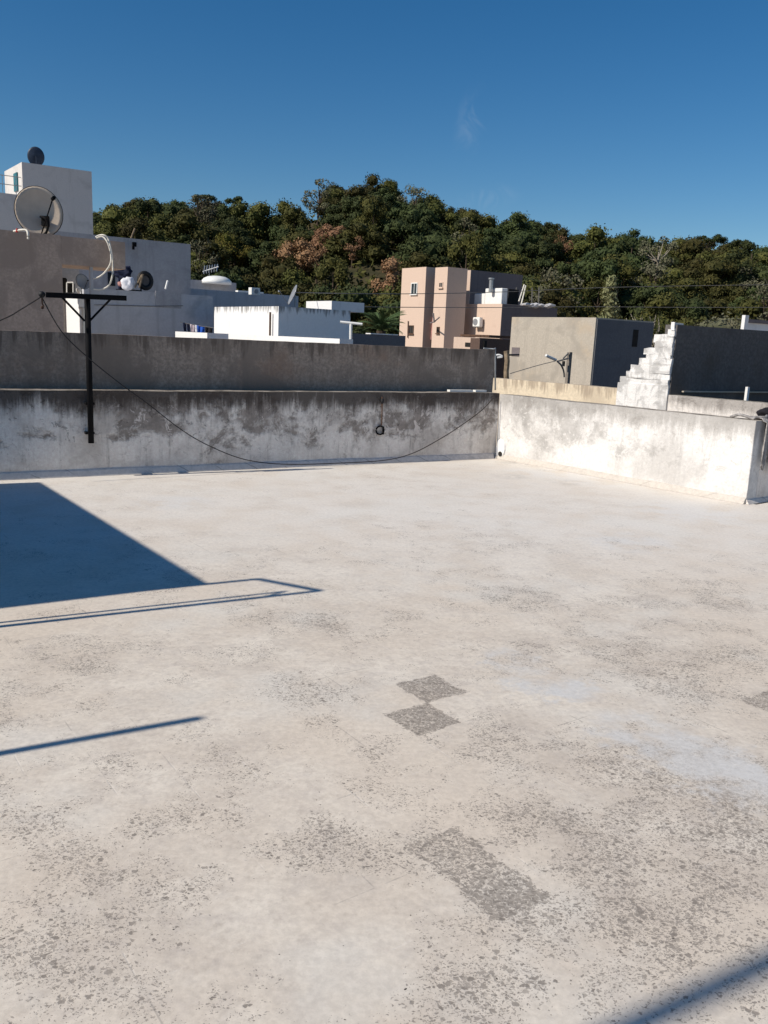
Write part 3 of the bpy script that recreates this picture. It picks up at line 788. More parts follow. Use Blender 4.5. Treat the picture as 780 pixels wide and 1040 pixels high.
o, a, b = dish('satellite_dish', dc, dr_, nrm, 'dish_grey', 'large grey satellite dish standing on the brown roof in front of the tower', armdir=at(53.5, 202, Yd-.5))
bm = B(); cc = dc-nrm.normalized()*.06
add_box(bm, at(42, 228, Yd-.03), head(90), .12, head(0), .08, at(42, 228, Yd-.03).z-.02, at(42, 219, Yd-.03).z)
add_tube(bm, smooth_path([at(41, 220, Yd-.05), at(46, 222, Yd-.1), at(49, 228, Yd-.1), at(47, 236, Yd-.05), at(44, 238, Yd)]), .022, 6)
link('bracket', bm, 'black_iron', o)
dish('satellite_dish', at(36.5, 159, 33.0), 7.5/850*33, Vector((-.5, 1, .15)), 'dish_dark', 'dark blue satellite dish seen from behind on top of the white tower', arm='dish_dark', oblong=1.15)
dd = at(297, 299.5, 25.2)
dish('satellite_dish', dd, 9.5/850*25.2, Vector((-1, -.32, .42)), 'dish_mesh', 'small grey satellite dish in side view behind the white cube', arm='galvanised', oblong=1.1, armdir=at(284, 296, 24.8))

# ---- junk on the terrace ledge
Yt = Pa.y+.35
tq = at(147.5, 285, Yt+.25)
bm = B()
for i in range(28):
    for j in range(12):
        pass
rv = []
ax = Vector((.55, -.8, .12)).normalized(); a_ = ax.cross(Vector((0, 0, 1))).normalized(); b_ = a_.cross(ax)
for i in range(28):
    t = i*2*math.pi/28; ring = []
    for j in range(10):
        s = j*2*math.pi/10; rr = .155+.052*math.cos(s)
        ring.append(bm.verts.new(tq+(a_*math.cos(t)*.95+b_*math.sin(t)*1.1)*rr+ax*.055*math.sin(s)))
    rv.append(ring)
for i in range(28):
    for j in range(10): bm.faces.new((rv[i][j], rv[(i+1) % 28][j], rv[(i+1) % 28][(j+1) % 10], rv[i][(j+1) % 10]))
ty = thing('tyre', bm, 'rubber', tq-Vector((0, 0, .22)), 'black tyre leaning on the blue grey block', 'tyre', smooth=True)
bm = add_tube(B(), [tq-ax*.015, tq+ax*.005], .12, 20); link('rim', bm, 'dark_render', ty)
bm = B(); c = at(130.5, 288, Yt)
bmesh.ops.create_icosphere(bm, subdivisions=3, radius=.15)
for v in bm.verts:
    d = noise.noise(v.co*12)*.06+noise.noise(v.co*30+Vector((3, 1, 0)))*.02
    q = v.co.copy(); m_ = max(abs(q.x), abs(q.y), abs(q.z)); v.co = q*(.55+.45*.13/max(m_, .05))*(1+d*6); v.co += c
thing('plastic_bag', bm, 'bag_white', c-Vector((0, 0, .15)), 'bulging white plastic bag on the pale terrace ledge', 'bag', smooth=True)
bm = B(); c = at(122, 288.5, Yt-.05); bmesh.ops.create_icosphere(bm, subdivisions=2, radius=.055)
for v in bm.verts: v.co = v.co*(1+noise.noise(v.co*25)*.4)+c
thing('plastic_bag', bm, 'pink_plastic', c-Vector((0, 0, .05)), 'tiny pink bundle left of the white bag', 'bag', smooth=True)
bm = B(); c = at(126, 276.5, Yt+.3); bmesh.ops.create_icosphere(bm, subdivisions=3, radius=.19)
for v in bm.verts: v.co = Vector((v.co.x*1.15, v.co.y*.8, v.co.z*.75))*(1+noise.noise(v.co*9)*.5)+c
for f_ in [1]:
    add_tube(bm, [c-Vector((.1, 0, .05)), Vector((c.x-.1, c.y, za))], .05, 6); add_tube(bm, [c+Vector((.1, 0, -.05)), Vector((c.x+.1, c.y, za))], .05, 6)
thing('covered_heap', bm, 'navy_cloth', Vector((c.x, c.y, za)), 'dark blue cloth bundled on a stand behind the white bag', 'heap')
pw = root('wood_planks', at(141, 296, Yt), 'two thin wooden planks leaning together beside the black tyre', 'planks')
for pa, pb in (((137, 292), (144, 279)), ((141.5, 292), (145, 278.5))):
    bm = add_tube(B(), [at(pa[0], pa[1], Yt-.05), at(pb[0], pb[1], Yt+.1)], .022, 4); link('plank', bm, 'old_wood', pw)
bm = B(); a = at(121.5, 296, Yt-.1); b2 = at(140, 294, Yt-.1); add_box(bm, a, U, (b2.x-a.x)/U.x, V, .25, za+.002, za+.05)
for s in (0, 1): add_tube(bm, [at(143, 291, Yt-.1), at(143.5, 297, Yt-.1)], .018, 5)
thing('tray', bm, 'black_iron', (a.x, a.y, za), 'flat black tray under the white plastic bag', 'tray')
bm = add_tube(B(), [at(168, 293.5, Yt), at(170.3, 285, Yt+.05)], .022, 8)
thing('stick', bm, 'white_paint', at(168, 293.5, Yt), 'short white rod standing against the blue grey block', 'stick')
# little dish & clutter in the recess
dish('satellite_dish', at(84, 286, 16.9), .15, Vector((.9, -.6, .3)), 'dish_mesh', 'little dark satellite dish in the recess above the white outbuilding', arm='black_iron', oblong=1.0)

# --- pink house
pk = root('apartment_house', at(433, 345, 60)*1, 'pink rendered three storey house with stepped volumes below the hill', 'building')
pk.location.z = GROUND
P1, z1 = corner(433, 271, 60)
lv1 = reach(Vector((P1.x, P1.y, z1)), V, 408.5)
link('stair_block', house_body(P1, lv1, 3.2, GROUND, z1, .2, .3), 'pink_render', pk)
P2, z2 = corner(455, 271, 58.2)
lv2 = reach(Vector((P2.x, P2.y, z2)), V, 442.3); lu2 = reach(Vector((P2.x, P2.y, z2)), U, 475)
link('front_block', house_body(P2, lv2, lu2, GROUND, z2, .2, .3), 'pink_render', pk)
P4, z4 = corner(478, 274, 63.5)
lv4 = reach(Vector((P4.x, P4.y, z4)), V, 472); lu4 = reach(Vector((P4.x, P4.y, z4)), U, 531)
link('top_storey', house_body(P4, max(lv4, 2.0), lu4, GROUND, z4, .2, .3), 'mauve_render', pk)  # shade of this storey put into its dark mauve colour
bm, _ = face_panel(P4, V, 473.0, 274.5, 478.5, 312, NU, .03, .02)  # sunlit side of the dark block, coloured pink as a thin panel
link('lit_side_panel', bm, 'pink_render', pk)
P3, z3 = corner(510, 308.5, 57.5)
lv3 = reach(Vector((P3.x, P3.y, z3)), V, 470); lu3 = reach(Vector((P3.x, P3.y, z3)), U, 566)
link('lower_storey', house_body(P3, lv3, lu3*.42, GROUND, z3, .15, .9), 'pink_render', pk)
plaster('side_shade', (.155, .135, .14), (.09, .08, .085), .4, fine=.1, seed=33)  # shade of the right side put into the colour, running on as grey wall
bm = B(); add_box(bm, P3+U*.01+NV*.012, U, lu3, V, .25, GROUND, z3-.02); link('shade_side_wall', bm, 'side_shade', pk)
window(P1, V, 417.5, 287, 424.5, 299, NU, pk)
window(P1, V, 415.5, 330.5, 420.5, 339, NU, pk, frame_mat='rusty_iron', fr=.05)
window(P2, V, 446, 286.5, 450.2, 292.3, NU, pk, frame_mat='pink_render', fr=.05)
window(P2, V, 443.6, 332, 446.8, 338.5, NU, pk, frame_mat='rusty_iron', fr=.04)
bm = add_tube(B(), [on_plane(438, 345, P1, U, .08), on_plane(440, 322, P1, U, .08), ], .06, 6); link('pipe', bm, 'pink_plastic', pk)
bm = B(); add_tube(bm, [on_plane(414, 343, P1, V, .06), on_plane(414.5, 326, P1, V, .06)], .035, 5); link('pipe', bm, 'rusty_iron', pk)
bm = B(); q = at(441, 327, 57); add_tube(bm, [at(437, 328, 58.5), q, at(446.5, 322, 57)], .05, 5); add_tube(bm, [q, at(440, 318, 57)], .06, 5)
link('aerial_bracket', bm, 'mauve_render', pk)
# air conditioner
acq = on_plane(484.5, 332, P3, V)
ac = root('air_conditioner', acq+NU*.25, 'white air conditioner on the sunlit pink wall', 'air conditioner')
s0 = Vector((acq.x, acq.y, 0)); W_ = reach(acq, -V, 491.5)
bm = B(); zz = acq.z; ztop_ac = on_plane(487, 322.5, P3, V).z; hh = ztop_ac-zz
add_box(bm, s0+NU*.12, -V, W_, NU, .32, zz, zz+hh); bmesh.ops.bevel(bm, geom=list(bm.edges), offset=.03, segments=2, affect='EDGES'); link('case', bm, 'white_paint', ac)
cc = s0-V*W_*.4+NU*.445+Vector((0, 0, zz+hh*.5)); bm = add_tube(B(), [cc, cc+NU*.02], hh*.36, 18); link('fan_grille', bm, 'dish_mesh', ac)
bm = B(); add_box(bm, s0-V*.1, -V, .05, NU, .4, zz-.05, zz-.003); add_box(bm, s0-V*(W_-.15), -V, .05, NU, .4, zz-.05, zz-.003); link('bracket', bm, 'galvanised', ac)
# white panels & boiler on terrace
def terrace_box(px0, px1, py0, py1, mat, name, label, cat, Y, d=.5):
    b2 = on_plane(px1, py0, P3+U*.35, V); l_ = reach(Vector((b2.x, b2.y, b2.z)), V, px0)
    bm = B(); add_box(bm, Vector((b2.x, b2.y, 0)), V, l_, U, d, z3-.85, b2.z); bmesh.ops.bevel(bm, geom=list(bm.edges), offset=.03, segments=1, affect='EDGES')
    return thing(name, bm, mat, (b2.x, b2.y, z3-.8), label, cat)
terrace_box(493, 510, 292.5, 310, 'white_paint', 'tank_cabinet', 'taller white cabinet at the terrace corner of the pink house', 'cabinet', 57.9)
terrace_box(482, 492.5, 298, 310, 'white_paint', 'tank_cabinet', 'lower white cabinet on the pink house terrace', 'cabinet', 58.3)
c = at(498.5, 292.5, 58.6)
bm = add_tube(B(), [c-Vector((0, 0, .3)), c+Vector((0, 0, .55))], .14, 14)
th_ = thing('roof_vent', bm, 'galvanised', c, 'round metal vent pipe above the white cabinets', 'vent')
bm = add_tube(B(), [c+Vector((0, 0, .56)), c+Vector((0, 0, .66))], .2, 14); link('vent_cap', bm, 'galvanised', th_)
bm = B(); a = at(516, 307, 59.5)
add_box(bm, a, U, .9, V, .06, z3-.6, z3+1.1)
thing('terrace_door', bm, 'dark_void', (a.x, a.y, z3), 'dark doorway on the shaded terrace of the pink house', 'door')
lp = root('ladder', at(530, 308, 58), 'pale leaning poles at the right end of the pink house terrace', 'ladder')
for k, (pa, pb) in enumerate((((527, 306), (532.5, 289)), ((529.5, 309), (534, 290)))):
    bm = add_tube(B(), [at(pa[0], pa[1], 58), at(pb[0], pb[1], 58.4)], .045, 5); link('stile', bm, 'pipe_white', lp)
for k, px in enumerate((524, 540, 547)):
    bm = add_tube(B(), [at(px, 312, 62), at(px+.5, 292, 62)], .04, 5)
    thing('terrace_post', bm, 'wire_grey', at(px, 312, 62), ['thin post left of the leaning poles', 'thin post just right of the leaning poles', 'thin post farthest right on the pink house terrace'][k], 'post')
rb = root('rubble_heap', at(540, 310, 57.6), 'pale rubble lying along the dark wall right of the pink house', 'rubble')
bm = B()
for k in range(26):
    px = 532+random.random()*30; p = at(px, 311.0+random.random()*1.0+(px-532)*.03, 58.5+random.random()*.5); p.z = z3-.02+random.random()*.12
    bmesh.ops.create_icosphere(bm, subdivisions=1, radius=.12+random.random()*.12, matrix=Matrix.Translation(p)@Matrix.Diagonal((1.6, 1, .6, 1)))
link('stones', bm, 'pale_grey_render', rb)

# --- kiosk and shed between
Pz, zz_ = corner(486.5, 343, 34)
kk = root('hut', Pz, 'small pinkish hut with a dark window under a wide dark roof', 'building')
lk = reach(Vector((Pz.x, Pz.y, zz_)), V, 461)
link('wall', house_body(Pz, lk, 1.2, GROUND, zz_, .1, .05), 'pink_render', kk)
bm, _ = face_panel(Pz, V, 472.5, 348, 478, 352, NU, .02, .03); link('window', bm, 'dark_void', kk)
bm = B(); add_box(bm, Pz+U*.2-V*.35+Vector((0, 0, 0)), V, lk+.2, U, 2.2, zz_+.03, zz_+.12); link('roof', bm, 'rusty_iron', kk)
Pn, zn = corner(487.5, 343.5, 31)
bm = house_body(Pn, .5, reach(Vector((Pn.x, Pn.y, zn)), U, 526), GROUND, zn)
br = root('shed', Pn, 'dark brown shaded shed between the pink house and the beige concrete house', 'building'); link('wall', bm, 'brown_shed', br)
bm, _ = face_panel(Pn, U, 489, 346, 494, 380, NV, .04, .01); link('dark_panel', bm, 'dark_void', br)
# rusty post and scraps
pr = root('rusty_post', at(514.5, 396, 16.3), 'gnarled rusty post rising at the corner behind the boundary wall', 'post')
w = [at(514.6+.5*math.sin(k*1.3), 398-k*5.2, 16.3) for k in range(9)]
bm = add_tube(B(), w, .05, 8); link('post', bm, 'old_wood', pr)
bm = add_tube(B(), [at(516, 360.5, 16.4), at(527, 360.3, 17.6)], .018, 5); link('arm', bm, 'rusty_iron', pr)
bm = add_tube(B(), smooth_path([at(503.6, 361, 15.8), at(507, 360.5, 15.8), at(510, 362.3, 15.8), (at(505, 363, 15.8))]), .02, 5)
thing('wire_scrap', bm, 'white_paint', at(507, 361, 15.8), 'scrap of white wire beside the rusty post', 'wire')
tb = hose([(491, 353.8), (496, 354.2), (502, 354.6), (503, 356), (503, 380), (503, 396)], on_plane(500, 356, A0, WU, .0).y+.4, .013, 'galvanised', 'thin_pipe', 'thin grey pipe bent down the end of the boundary wall', 'pipe')

# --- beige concrete house
Px, zx = corner(605.5, 322.5, 24)
lvx = reach(Vector((Px.x, Px.y, zx)), V, 520); lux = reach(Vector((Px.x, Px.y, zx)), U, 664)
cx_ = root('concrete_house', Px, 'bare beige concrete house with sunlit left side and a right side coloured dark for shade', 'building')
link('wall', house_body(Px, lvx, lux, GROUND, zx, .15, .3), 'beige_concrete', cx_)
bm = B(); add_box(bm, Px+U*.05+NV*.001, U, lux-.05, NV, .02, GROUND, zx-.04); link('shade_side_wall', bm, 'slate_render', cx_)  # dark slab over the beige body: the right side's shade as colour
bm, _ = face_panel(Px, U, 641, 335, 648, 352, NV, .03, -.022); link('doorway', bm, 'dark_void', cx_)
bm, _ = face_panel(Px, V, 519.5, 353, 528, 361.5, NU, .012, .01); link('plaster_patch', bm, 'mauve_render', cx_, label='dark square plaster patch')
# street lamp on post
Yl = 21.5
sl = root('street_lamp', at(577, 395, Yl), 'short concrete post with a white street lamp on a curved bracket', 'street lamp')
bm = B(); a = at(575.6, 396, Yl); add_box(bm, a, U, .085, V, .09, a.z-1.5, at(575.6, 357.5, Yl).z); link('post', bm, 'pole_concrete', sl)
bm = add_tube(B(), [at(577, 364, Yl-.05), at(566, 367, Yl-.3)], .02, 6); add_tube(bm, smooth_path([at(566, 367, Yl-.3), at(570, 371, Yl-.25), at(572.5, 377, Yl-.15), at(573, 383, Yl-.1)]), .022, 6)
add_tube(bm, [at(577, 359, Yl), at(572, 364, Yl-.15)], .02, 6); link('bracket', bm, 'wire_grey', sl)
bm = B(); p0, p1 = at(554.5, 361, Yl-.5), at(564.5, 365.5, Yl-.3)
add_tube(bm, smooth_path([p0, p0*.75+p1*.25, p0*.5+p1*.5, p1]), .036, 10); lh = link('lamp_head', bm, 'white_paint', sl, smooth=True)
bm = B(); p = at(572.3, 370, Yl-.1); add_box(bm, p, U, .05, V, .05, p.z-.05, p.z+.08); link('junction_box', bm, 'rubber', sl)
bm = add_tube(B(), smooth_path([at(565, 366.5, Yl-.3), at(545, 371.5, Yl-1.2), at(518, 379.5, Yl-2.6)]), .009, 5)
thing('cable', bm, 'wire_grey', at(565, 366.5, Yl-.3), 'thin cable sloping down from the street lamp across the concrete house', 'cable')
# far right white building
Pr_, zr_ = corner(758, 326, 30)
wr = root('white_house', Pr_, 'white sunlit rooftop at the far right behind the dark wall', 'building')
bm = B(); add_box(bm, Pr_, U, 6, V, .12, GROUND, zr_); link('wall', bm, 'white_render', wr)
pA = at(752.5, 331, 29.6); bm = B(); add_box(bm, pA, -V*1.0, .12, U, .2, GROUND, at(753, 320, 29.6).z); link('chimney', bm, 'white_render', wr)
bm, _ = face_panel(Pr_, U, 757, 326.5, 790, 327.5, NV, .06, .0); link('coping', bm, 'mauve_render', wr)
Pv = at(777, 372, 18); bm = B(); add_box(bm, Pv, U, 2, V, .3, GROUND, at(777, 340, 18).z)
# ================================================================= NEAR OBJECTS
# tee pole on the rear wall
po = root('clothes_pole', on_plane(92, 450, L, WU, .1), 'black iron tee shaped clothes pole fixed to the rear parapet', 'pole')
pbm = on_plane(92.6, 450, L, WU, .09); ptp = on_plane(88.5, 300, L, WU, .09)
bm = add_tube(B(), [pbm, ptp], .031, 12); link('post', bm, 'black_iron', po, smooth=True)
c0 = on_plane(46, 299.5, L, WU, .09); c1 = on_plane(127, 303, L, WU, .09)
bm = B(); dcb = (c1-c0); n_ = Vector((dcb.x, dcb.y, 0)).normalized()
for q0, q1 in ((c0, c1),):
    vs = []
    for e in (q0, q1):
        for s, t in ((-1, -1), (1, -1), (1, 1), (-1, 1)): vs.append(bm.verts.new(e+WN*(-.045+.022*s)+Vector((0, 0, .026*t))))
    for k in range(4): bm.faces.new((vs[k], vs[(k+1) % 4], vs[4+(k+1) % 4], vs[4+k]))
    bm.faces.new(vs[:4]); bm.faces.new(vs[4:])
link('crossbar', bm, 'black_iron', po)
for pa, pb in (((63, 302), (86, 326)), ((112, 304), (91, 326))):
    bm = add_tube(B(), [on_plane(pa[0], pa[1], L, WU, .09), on_plane(pb[0], pb[1], L, WU, .09)], .012, 6); link('brace', bm, 'black_iron', po)
for py in (410, 440):
    q = on_plane(91.8, py, L, WU, .09); bm = B(); add_box(bm, q-WU*.045+WN*.0, WU, .09, WN, .088, q.z-.012, q.z+.012); link('clamp', bm, 'black_iron', po)
bm = B(); q = on_plane(42.5, 299, L, WU, .12); bmesh.ops.create_icosphere(bm, subdivisions=2, radius=.034, matrix=Matrix.Translation(q)); link('insulator', bm, 'rubber', po, smooth=True)
bm = add_tube(B(), [q, q-Vector((0, 0, .09)), q-Vector((0, 0, .12))+WU*.015], .008, 6); bmesh.ops.create_icosphere(bm, subdivisions=1, radius=.018, matrix=Matrix.Translation(q-Vector((0, 0, .13)))); link('hook', bm, 'rusty_iron', po)
# washing wire sagging
wp = [on_plane(px, py, L, WU, o_) for px, py, o_ in ((42.5, 302, .12), (62, 336, .13), (88, 362, .14), (120, 388, .15), (150, 410, .16), (185, 437, .17), (215, 454, .17), (250, 467, .16), (290, 471.5, .14), (340, 470.5, .12), (390, 467.5, .1), (420, 460, .08), (450, 444, .06), (470, 431, .04), (490, 416, .03), (503, 402, .03))]
bm = add_tube(B(), smooth_path(wp, 5), .006, 6)
thing('wire', bm, 'wire_black', wp[0], 'slack black wire sagging from the clothes pole along the rear parapet', 'wire', smooth=True)
wp = [on_plane(42.5, 301, L, WU, .12), on_plane(20, 315, L, WU, .16), on_plane(0, 325.5, L, WU, .2), on_plane(-90, 362, L, WU, .3)]
bm = add_tube(B(), smooth_path(wp, 4), .0065, 6)
thing('wire', bm, 'wire_black', wp[0], 'black wire running left from the clothes pole out of view', 'wire', smooth=True)
# rusty hook with ring on the rear wall
hk = root('wall_hook', on_plane(387, 405, L, WU), 'dark rusted hook and ring hanging on the rear parapet', 'hook')
bm = add_tube(B(), smooth_path([on_plane(388, 403, L, WU, .02), on_plane(388.2, 412, L, WU, .03), on_plane(387.5, 432, L, WU, .025)]), .009, 6); link('rod', bm, 'rusty_iron', hk)
bm = B(); q = on_plane(388.3, 407.5, L, WU, .03); bmesh.ops.create_icosphere(bm, subdivisions=2, radius=.03, matrix=Matrix.Translation(q)@Matrix.Diagonal((.8, .8, 1.3, 1))); link('knot', bm, 'rubber', hk)
q = on_plane(386, 437, L, WU, .025)
ring = [q+WU*math.cos(t/10*math.pi)*.06+Vector((0, 0, math.sin(t/10*math.pi)*.055)) for t in range(3, 22)]
bm = add_tube(B(), ring, .011, 6); add_tube(bm, [q+WU*.05-Vector((0, 0, .055)), q+WU*.045+Vector((0, 0, .05))], .014, 6); link('ring', bm, 'black_iron', hk)
# white planks on top of the wall
for (a0, a1, y_, lbl) in (((457), 480, 397.4, 'long white plank lying on top of the rear parapet near the corner'), ((483), 494, 398.3, 'short white plank on the rear parapet closest to the corner')):
    q0 = on_plane(a0, y_, L+WN*.08, WU); l_ = (on_plane(a1, y_, L+WN*.08, WU)-q0).length
    bm = B(); add_box(bm, q0, WU, l_, WN, .07, .938, .965); bmesh.ops.rotate(bm, verts=bm.verts, cent=q0, matrix=Matrix.Rotation(R(-1.2), 3, 'Z'))
    thing('plank', bm, 'white_paint', (q0.x, q0.y, .938), lbl, 'plank')
# rags draped over the end of the right parapet
def rag(s0, wdt, drop, seed, label, mat='rag_grey', twist=.0):
    bm = B(); nx, nz = 12, 26; grid = []
    for i in range(nx+1):
        u = i/nx-.5; col = []
        for k in range(nz+1):
            w = k/nz; L_ = .22+drop; d = w*L_
            squeeze = 1-.55*max(0, w-.2)*(1.15-w)*2.0
            x = s0+u*wdt*squeeze+twist*w+.02*noise.noise(Vector((w*4, seed, 0)))
            fold = .022*math.sin(u*17+seed+w*2)+.012*noise.noise(Vector((u*6, w*5, seed)))
            if d < .2: p = Rr+RU*x+RNn*(.2-d)+Vector((0, 0, .93+abs(fold)*.8))
            elif d < .24: p = Rr+RU*x-RNn*((d-.2)*.6)+Vector((0, 0, .925-(d-.2)*.4))
            else: p = Rr+RU*x-RNn*(.03+abs(fold)+.012)+Vector((0, 0, .91-(d-.24)*(1+.12*math.sin(u*9+seed))))
            col.append(bm.verts.new(p))
        grid.append(col)
    for i in range(nx):
        for k in range(nz): bm.faces.new((grid[i][k], grid[i+1][k], grid[i+1][k+1], grid[i][k+1]))
    o = thing('rag', bm, mat, Rr+RU*s0+Vector((0, 0, .92)), label, 'rag', smooth=True)
    s = o.modifiers.new('t', 'SOLIDIFY'); s.thickness = .009
rag(.20, .11, .50, 1.0, 'twisted grey rag hanging over the parapet end at the right edge', twist=-.05)
rag(.36, .14, .55, 4.0, 'wider crumpled grey rag hanging beside the twisted one', twist=.0)
def onr(px, py, off): return on_plane(px, py, Rr, RU, off)
bm = add_tube(B(), smooth_path([Rr-SV*.35+SN*.1+Vector((0, 0, .925)), Rr-SV*.22+SN*.06+Vector((0, 0, .96)), Rr-SV*.08+SN*.09+Vector((0, 0, .93)), Rr+RU*.1+RNn*.08+Vector((0, 0, .945)), Rr+RU*.2+RNn*.02+Vector((0, 0, .95)), Rr+RU*.3+RNn*.05+Vector((0, 0, .96))]), .016, 8)
thing('rope', bm, 'rag_grey', Rr-SV*.35+SN*.1+Vector((0, 0, .92)), 'thick grey rope lying over the right end of the parapet', 'rope', smooth=True)
bm = B(); c = Rr+RU*.42+RNn*.08+Vector((0, 0, .98)); bmesh.ops.create_icosphere(bm, subdivisions=3, radius=.1)
for v in bm.verts: v.co = Vector((v.co.x*1.3, v.co.y, v.co.z*.65))*(1+noise.noise(v.co*12)*.45)+c
thing('rag', bm, 'black_cloth', Rr+RU*.42+RNn*.08+Vector((0, 0, .92)), 'dark cloth bundle on the parapet top at the right edge', 'rag', smooth=True)

# ================================================================= OUT OF FRAME, CASTING THE FLOOR SHADOWS
SUN_H, SUN_E = 61.3, 38.0
SD = head(SUN_H)
def caster(px, py, h):
    g = G(px, py); return g-SD*(h/math.tan(R(SUN_E)))
# stair house
h = 2.5; c0 = caster(212, 593, h); EV = head(-36.5)
ls = 4.15
stair = root('stair_house', c0, 'white stair house left of the terrace casting the dark shadow on the floor', 'building')
bm = B(); add_box(bm, c0, EV, ls, -U, 3.5, 0.0, h); link('wall', bm, 'white_render', stair)
bm = B(); add_box(bm, c0-EV*.0+U*.0-EV*.06, EV, .5, -U, 3.6, h-.12, h-.002); bm.free()
bm = B(); add_box(bm, c0+EV*1.6+U*.003, EV, .85, U, .04, .02, 2.0); dr0 = link('door', bm, 'teal_paint', stair)
bm = add_tube(B(), [c0+EV*1.7+U*.045+Vector((0, 0, 1.0)), c0+EV*1.7+U*.1+Vector((0, 0, 1.0)), c0+EV*1.82+U*.1+Vector((0, 0, 1.0))], .012, 6); link('handle', bm, 'galvanised', dr0)
# pipe frame beside it
h = 2.62
fr = root('pipe_frame', caster(325, 600, h), 'two legged metal pipe frame beside the stair house', 'frame')
pb_, pc_ = caster(325, 600, h), caster(262, 588, h)
for p in (pb_, pc_):
    bm = add_tube(B(), [p, p+Vector((0, 0, h))], .021, 8); link('leg', bm, 'galvanised', fr)
bm = add_tube(B(), [pb_+Vector((0, 0, h)), pc_+Vector((0, 0, h))], .021, 8); link('crossbar', bm, 'galvanised', fr)
p2 = caster(290, 600.5, 2.3)
bm = add_tube(B(), [p2, p2+Vector((0, 0, 2.3))], .012, 8)
add_tube(bm, [p2+Vector((0, 0, 2.3)), pb_+Vector((0, 0, 2.32))], .012, 8); link('stay', bm, 'galvanised', fr)
p = caster(202, 729.5, 2.4)
bm = add_tube(B(), [p, p+Vector((0, 0, 2.4))], .023, 10)
thing('iron_post', bm, 'black_iron', p, 'single iron post standing left of the terrace near the camera', 'post')
g = G(640, 1043); p = g-SD*7.0
bm = add_tube(B(), [p, p+Vector((0, 0, 9.5))], .036, 10)
thing('mast', bm, 'galvanised', p, 'tall thin aerial mast behind the camera', 'mast')

# ================================================================= POWER LINES
def power(pts, label):
    w = [at(*q) for q in pts]; bm = add_tube(B(), smooth_path(w, 6), .014, 5)
    thing('power_line', bm, 'wire_grey', w[0], label, 'cable', 'overhead lines crossing in front of the hill')
power([(296, 297, 27), (405, 298.5, 31), (510, 296.5, 36), (600, 292.5, 40), (700, 290.3, 44), (860, 288, 52)], 'upper overhead line crossing the hill and pink house')
power([(368, 311.5, 29.5), (405, 312, 31), (510, 312.3, 36), (600, 311.5, 40), (700, 312.2, 44), (860, 312, 52)], 'lower overhead line crossing the foot of the hill and pink house')

# ================================================================= HILL AND TREES
SKY = [(-120, 212), (60, 212), (100, 206), (150, 207), (200, 204), (245, 208), (278, 219), (300, 207), (330, 195), (370, 186), (410, 196), (450, 207), (500, 220), (550, 228), (600, 236), (650, 242), (700, 244), (760, 248), (900, 254)]
RIDGE = 165.0
def sky_y(px):
    for (a, b), (c, d) in zip(SKY, SKY[1:]):
        if px <= c: return b+(d-b)*max(0, min(1, (px-a)/(c-a)))
    return SKY[-1][1]
def hill_z(x, y):
    px = 390+850*x/max(y, 20); hor = 345+(px-390)*.0437
    zr = 1.6+(hor-sky_y(px))/850*RIDGE-5.8
    t = max(0, min(1, (y-72)/(RIDGE-72))); t = t*t*(3-2*t)*.35+t*.65
    z = GROUND+(zr-GROUND)*t
    if y > RIDGE+25: z -= (y-RIDGE-25)*.35
    return z+1.1*noise.noise(Vector((x*.04, y*.04, 0)))*min(1, t*3)
bm = B(); nx, ny = 100, 50; grid = []
for j in range(ny+1):
    y = 66+j*(300-66)/ny; row = []
    for i in range(nx+1):
        x = -170+340*i/nx; row.append(bm.verts.new((x, y, max(GROUND-.3, hill_z(x, y)) if j else GROUND-.3)))
    grid.append(row)
for j in range(ny):
    for i in range(nx): bm.faces.new((grid[j][i], grid[j][i+1], grid[j+1][i+1], grid[j+1][i]))
put_props(link('hill', bm, 'hill_soil', None, (0, 120, GROUND), True), kind='structure')

def leaf(bm, c, s, nrm):
    a = nrm.cross(Vector((random.random()-.5, random.random()-.5, random.random()-.5)))
    if a.length < 1e-4: return
    a.normalize(); b = nrm.cross(a).normalized(); l_ = s*(.7+random.random()*.7); w = s*(.45+random.random()*.4)
    vs = [bm.verts.new(c-a*l_), bm.verts.new(c+b*w), bm.verts.new(c+a*l_), bm.verts.new(c-b*w)]
    f = bm.faces.new(vs); f.material_index = 0
def rdir():
    while True:
        v = Vector((random.uniform(-1, 1), random.uniform(-1, 1), random.uniform(-1, 1)))
        if .05 < v.length < 1: return v.normalized()
def crown(bm, blobs, leaves, ls, core=.72):
    for c, r in blobs:
        if core:
            t = bmesh.ops.create_icosphere(bm, subdivisions=1, radius=1.0)['verts']
            for v in t:
                d = v.co.copy(); v.co = c+Vector((d.x*r.x, d.y*r.y, d.z*r.z))*core*(1+.35*noise.noise(c+d*1.7))
        for _ in range(leaves):
            d = rdir(); q = .70+random.random()*.36+.32*noise.noise(c*.7+d*2.6)
            p = c+Vector((d.x*r.x, d.y*r.y, d.z*r.z))*q
            leaf(bm, p, ls, (d+rdir()*.75).normalized())
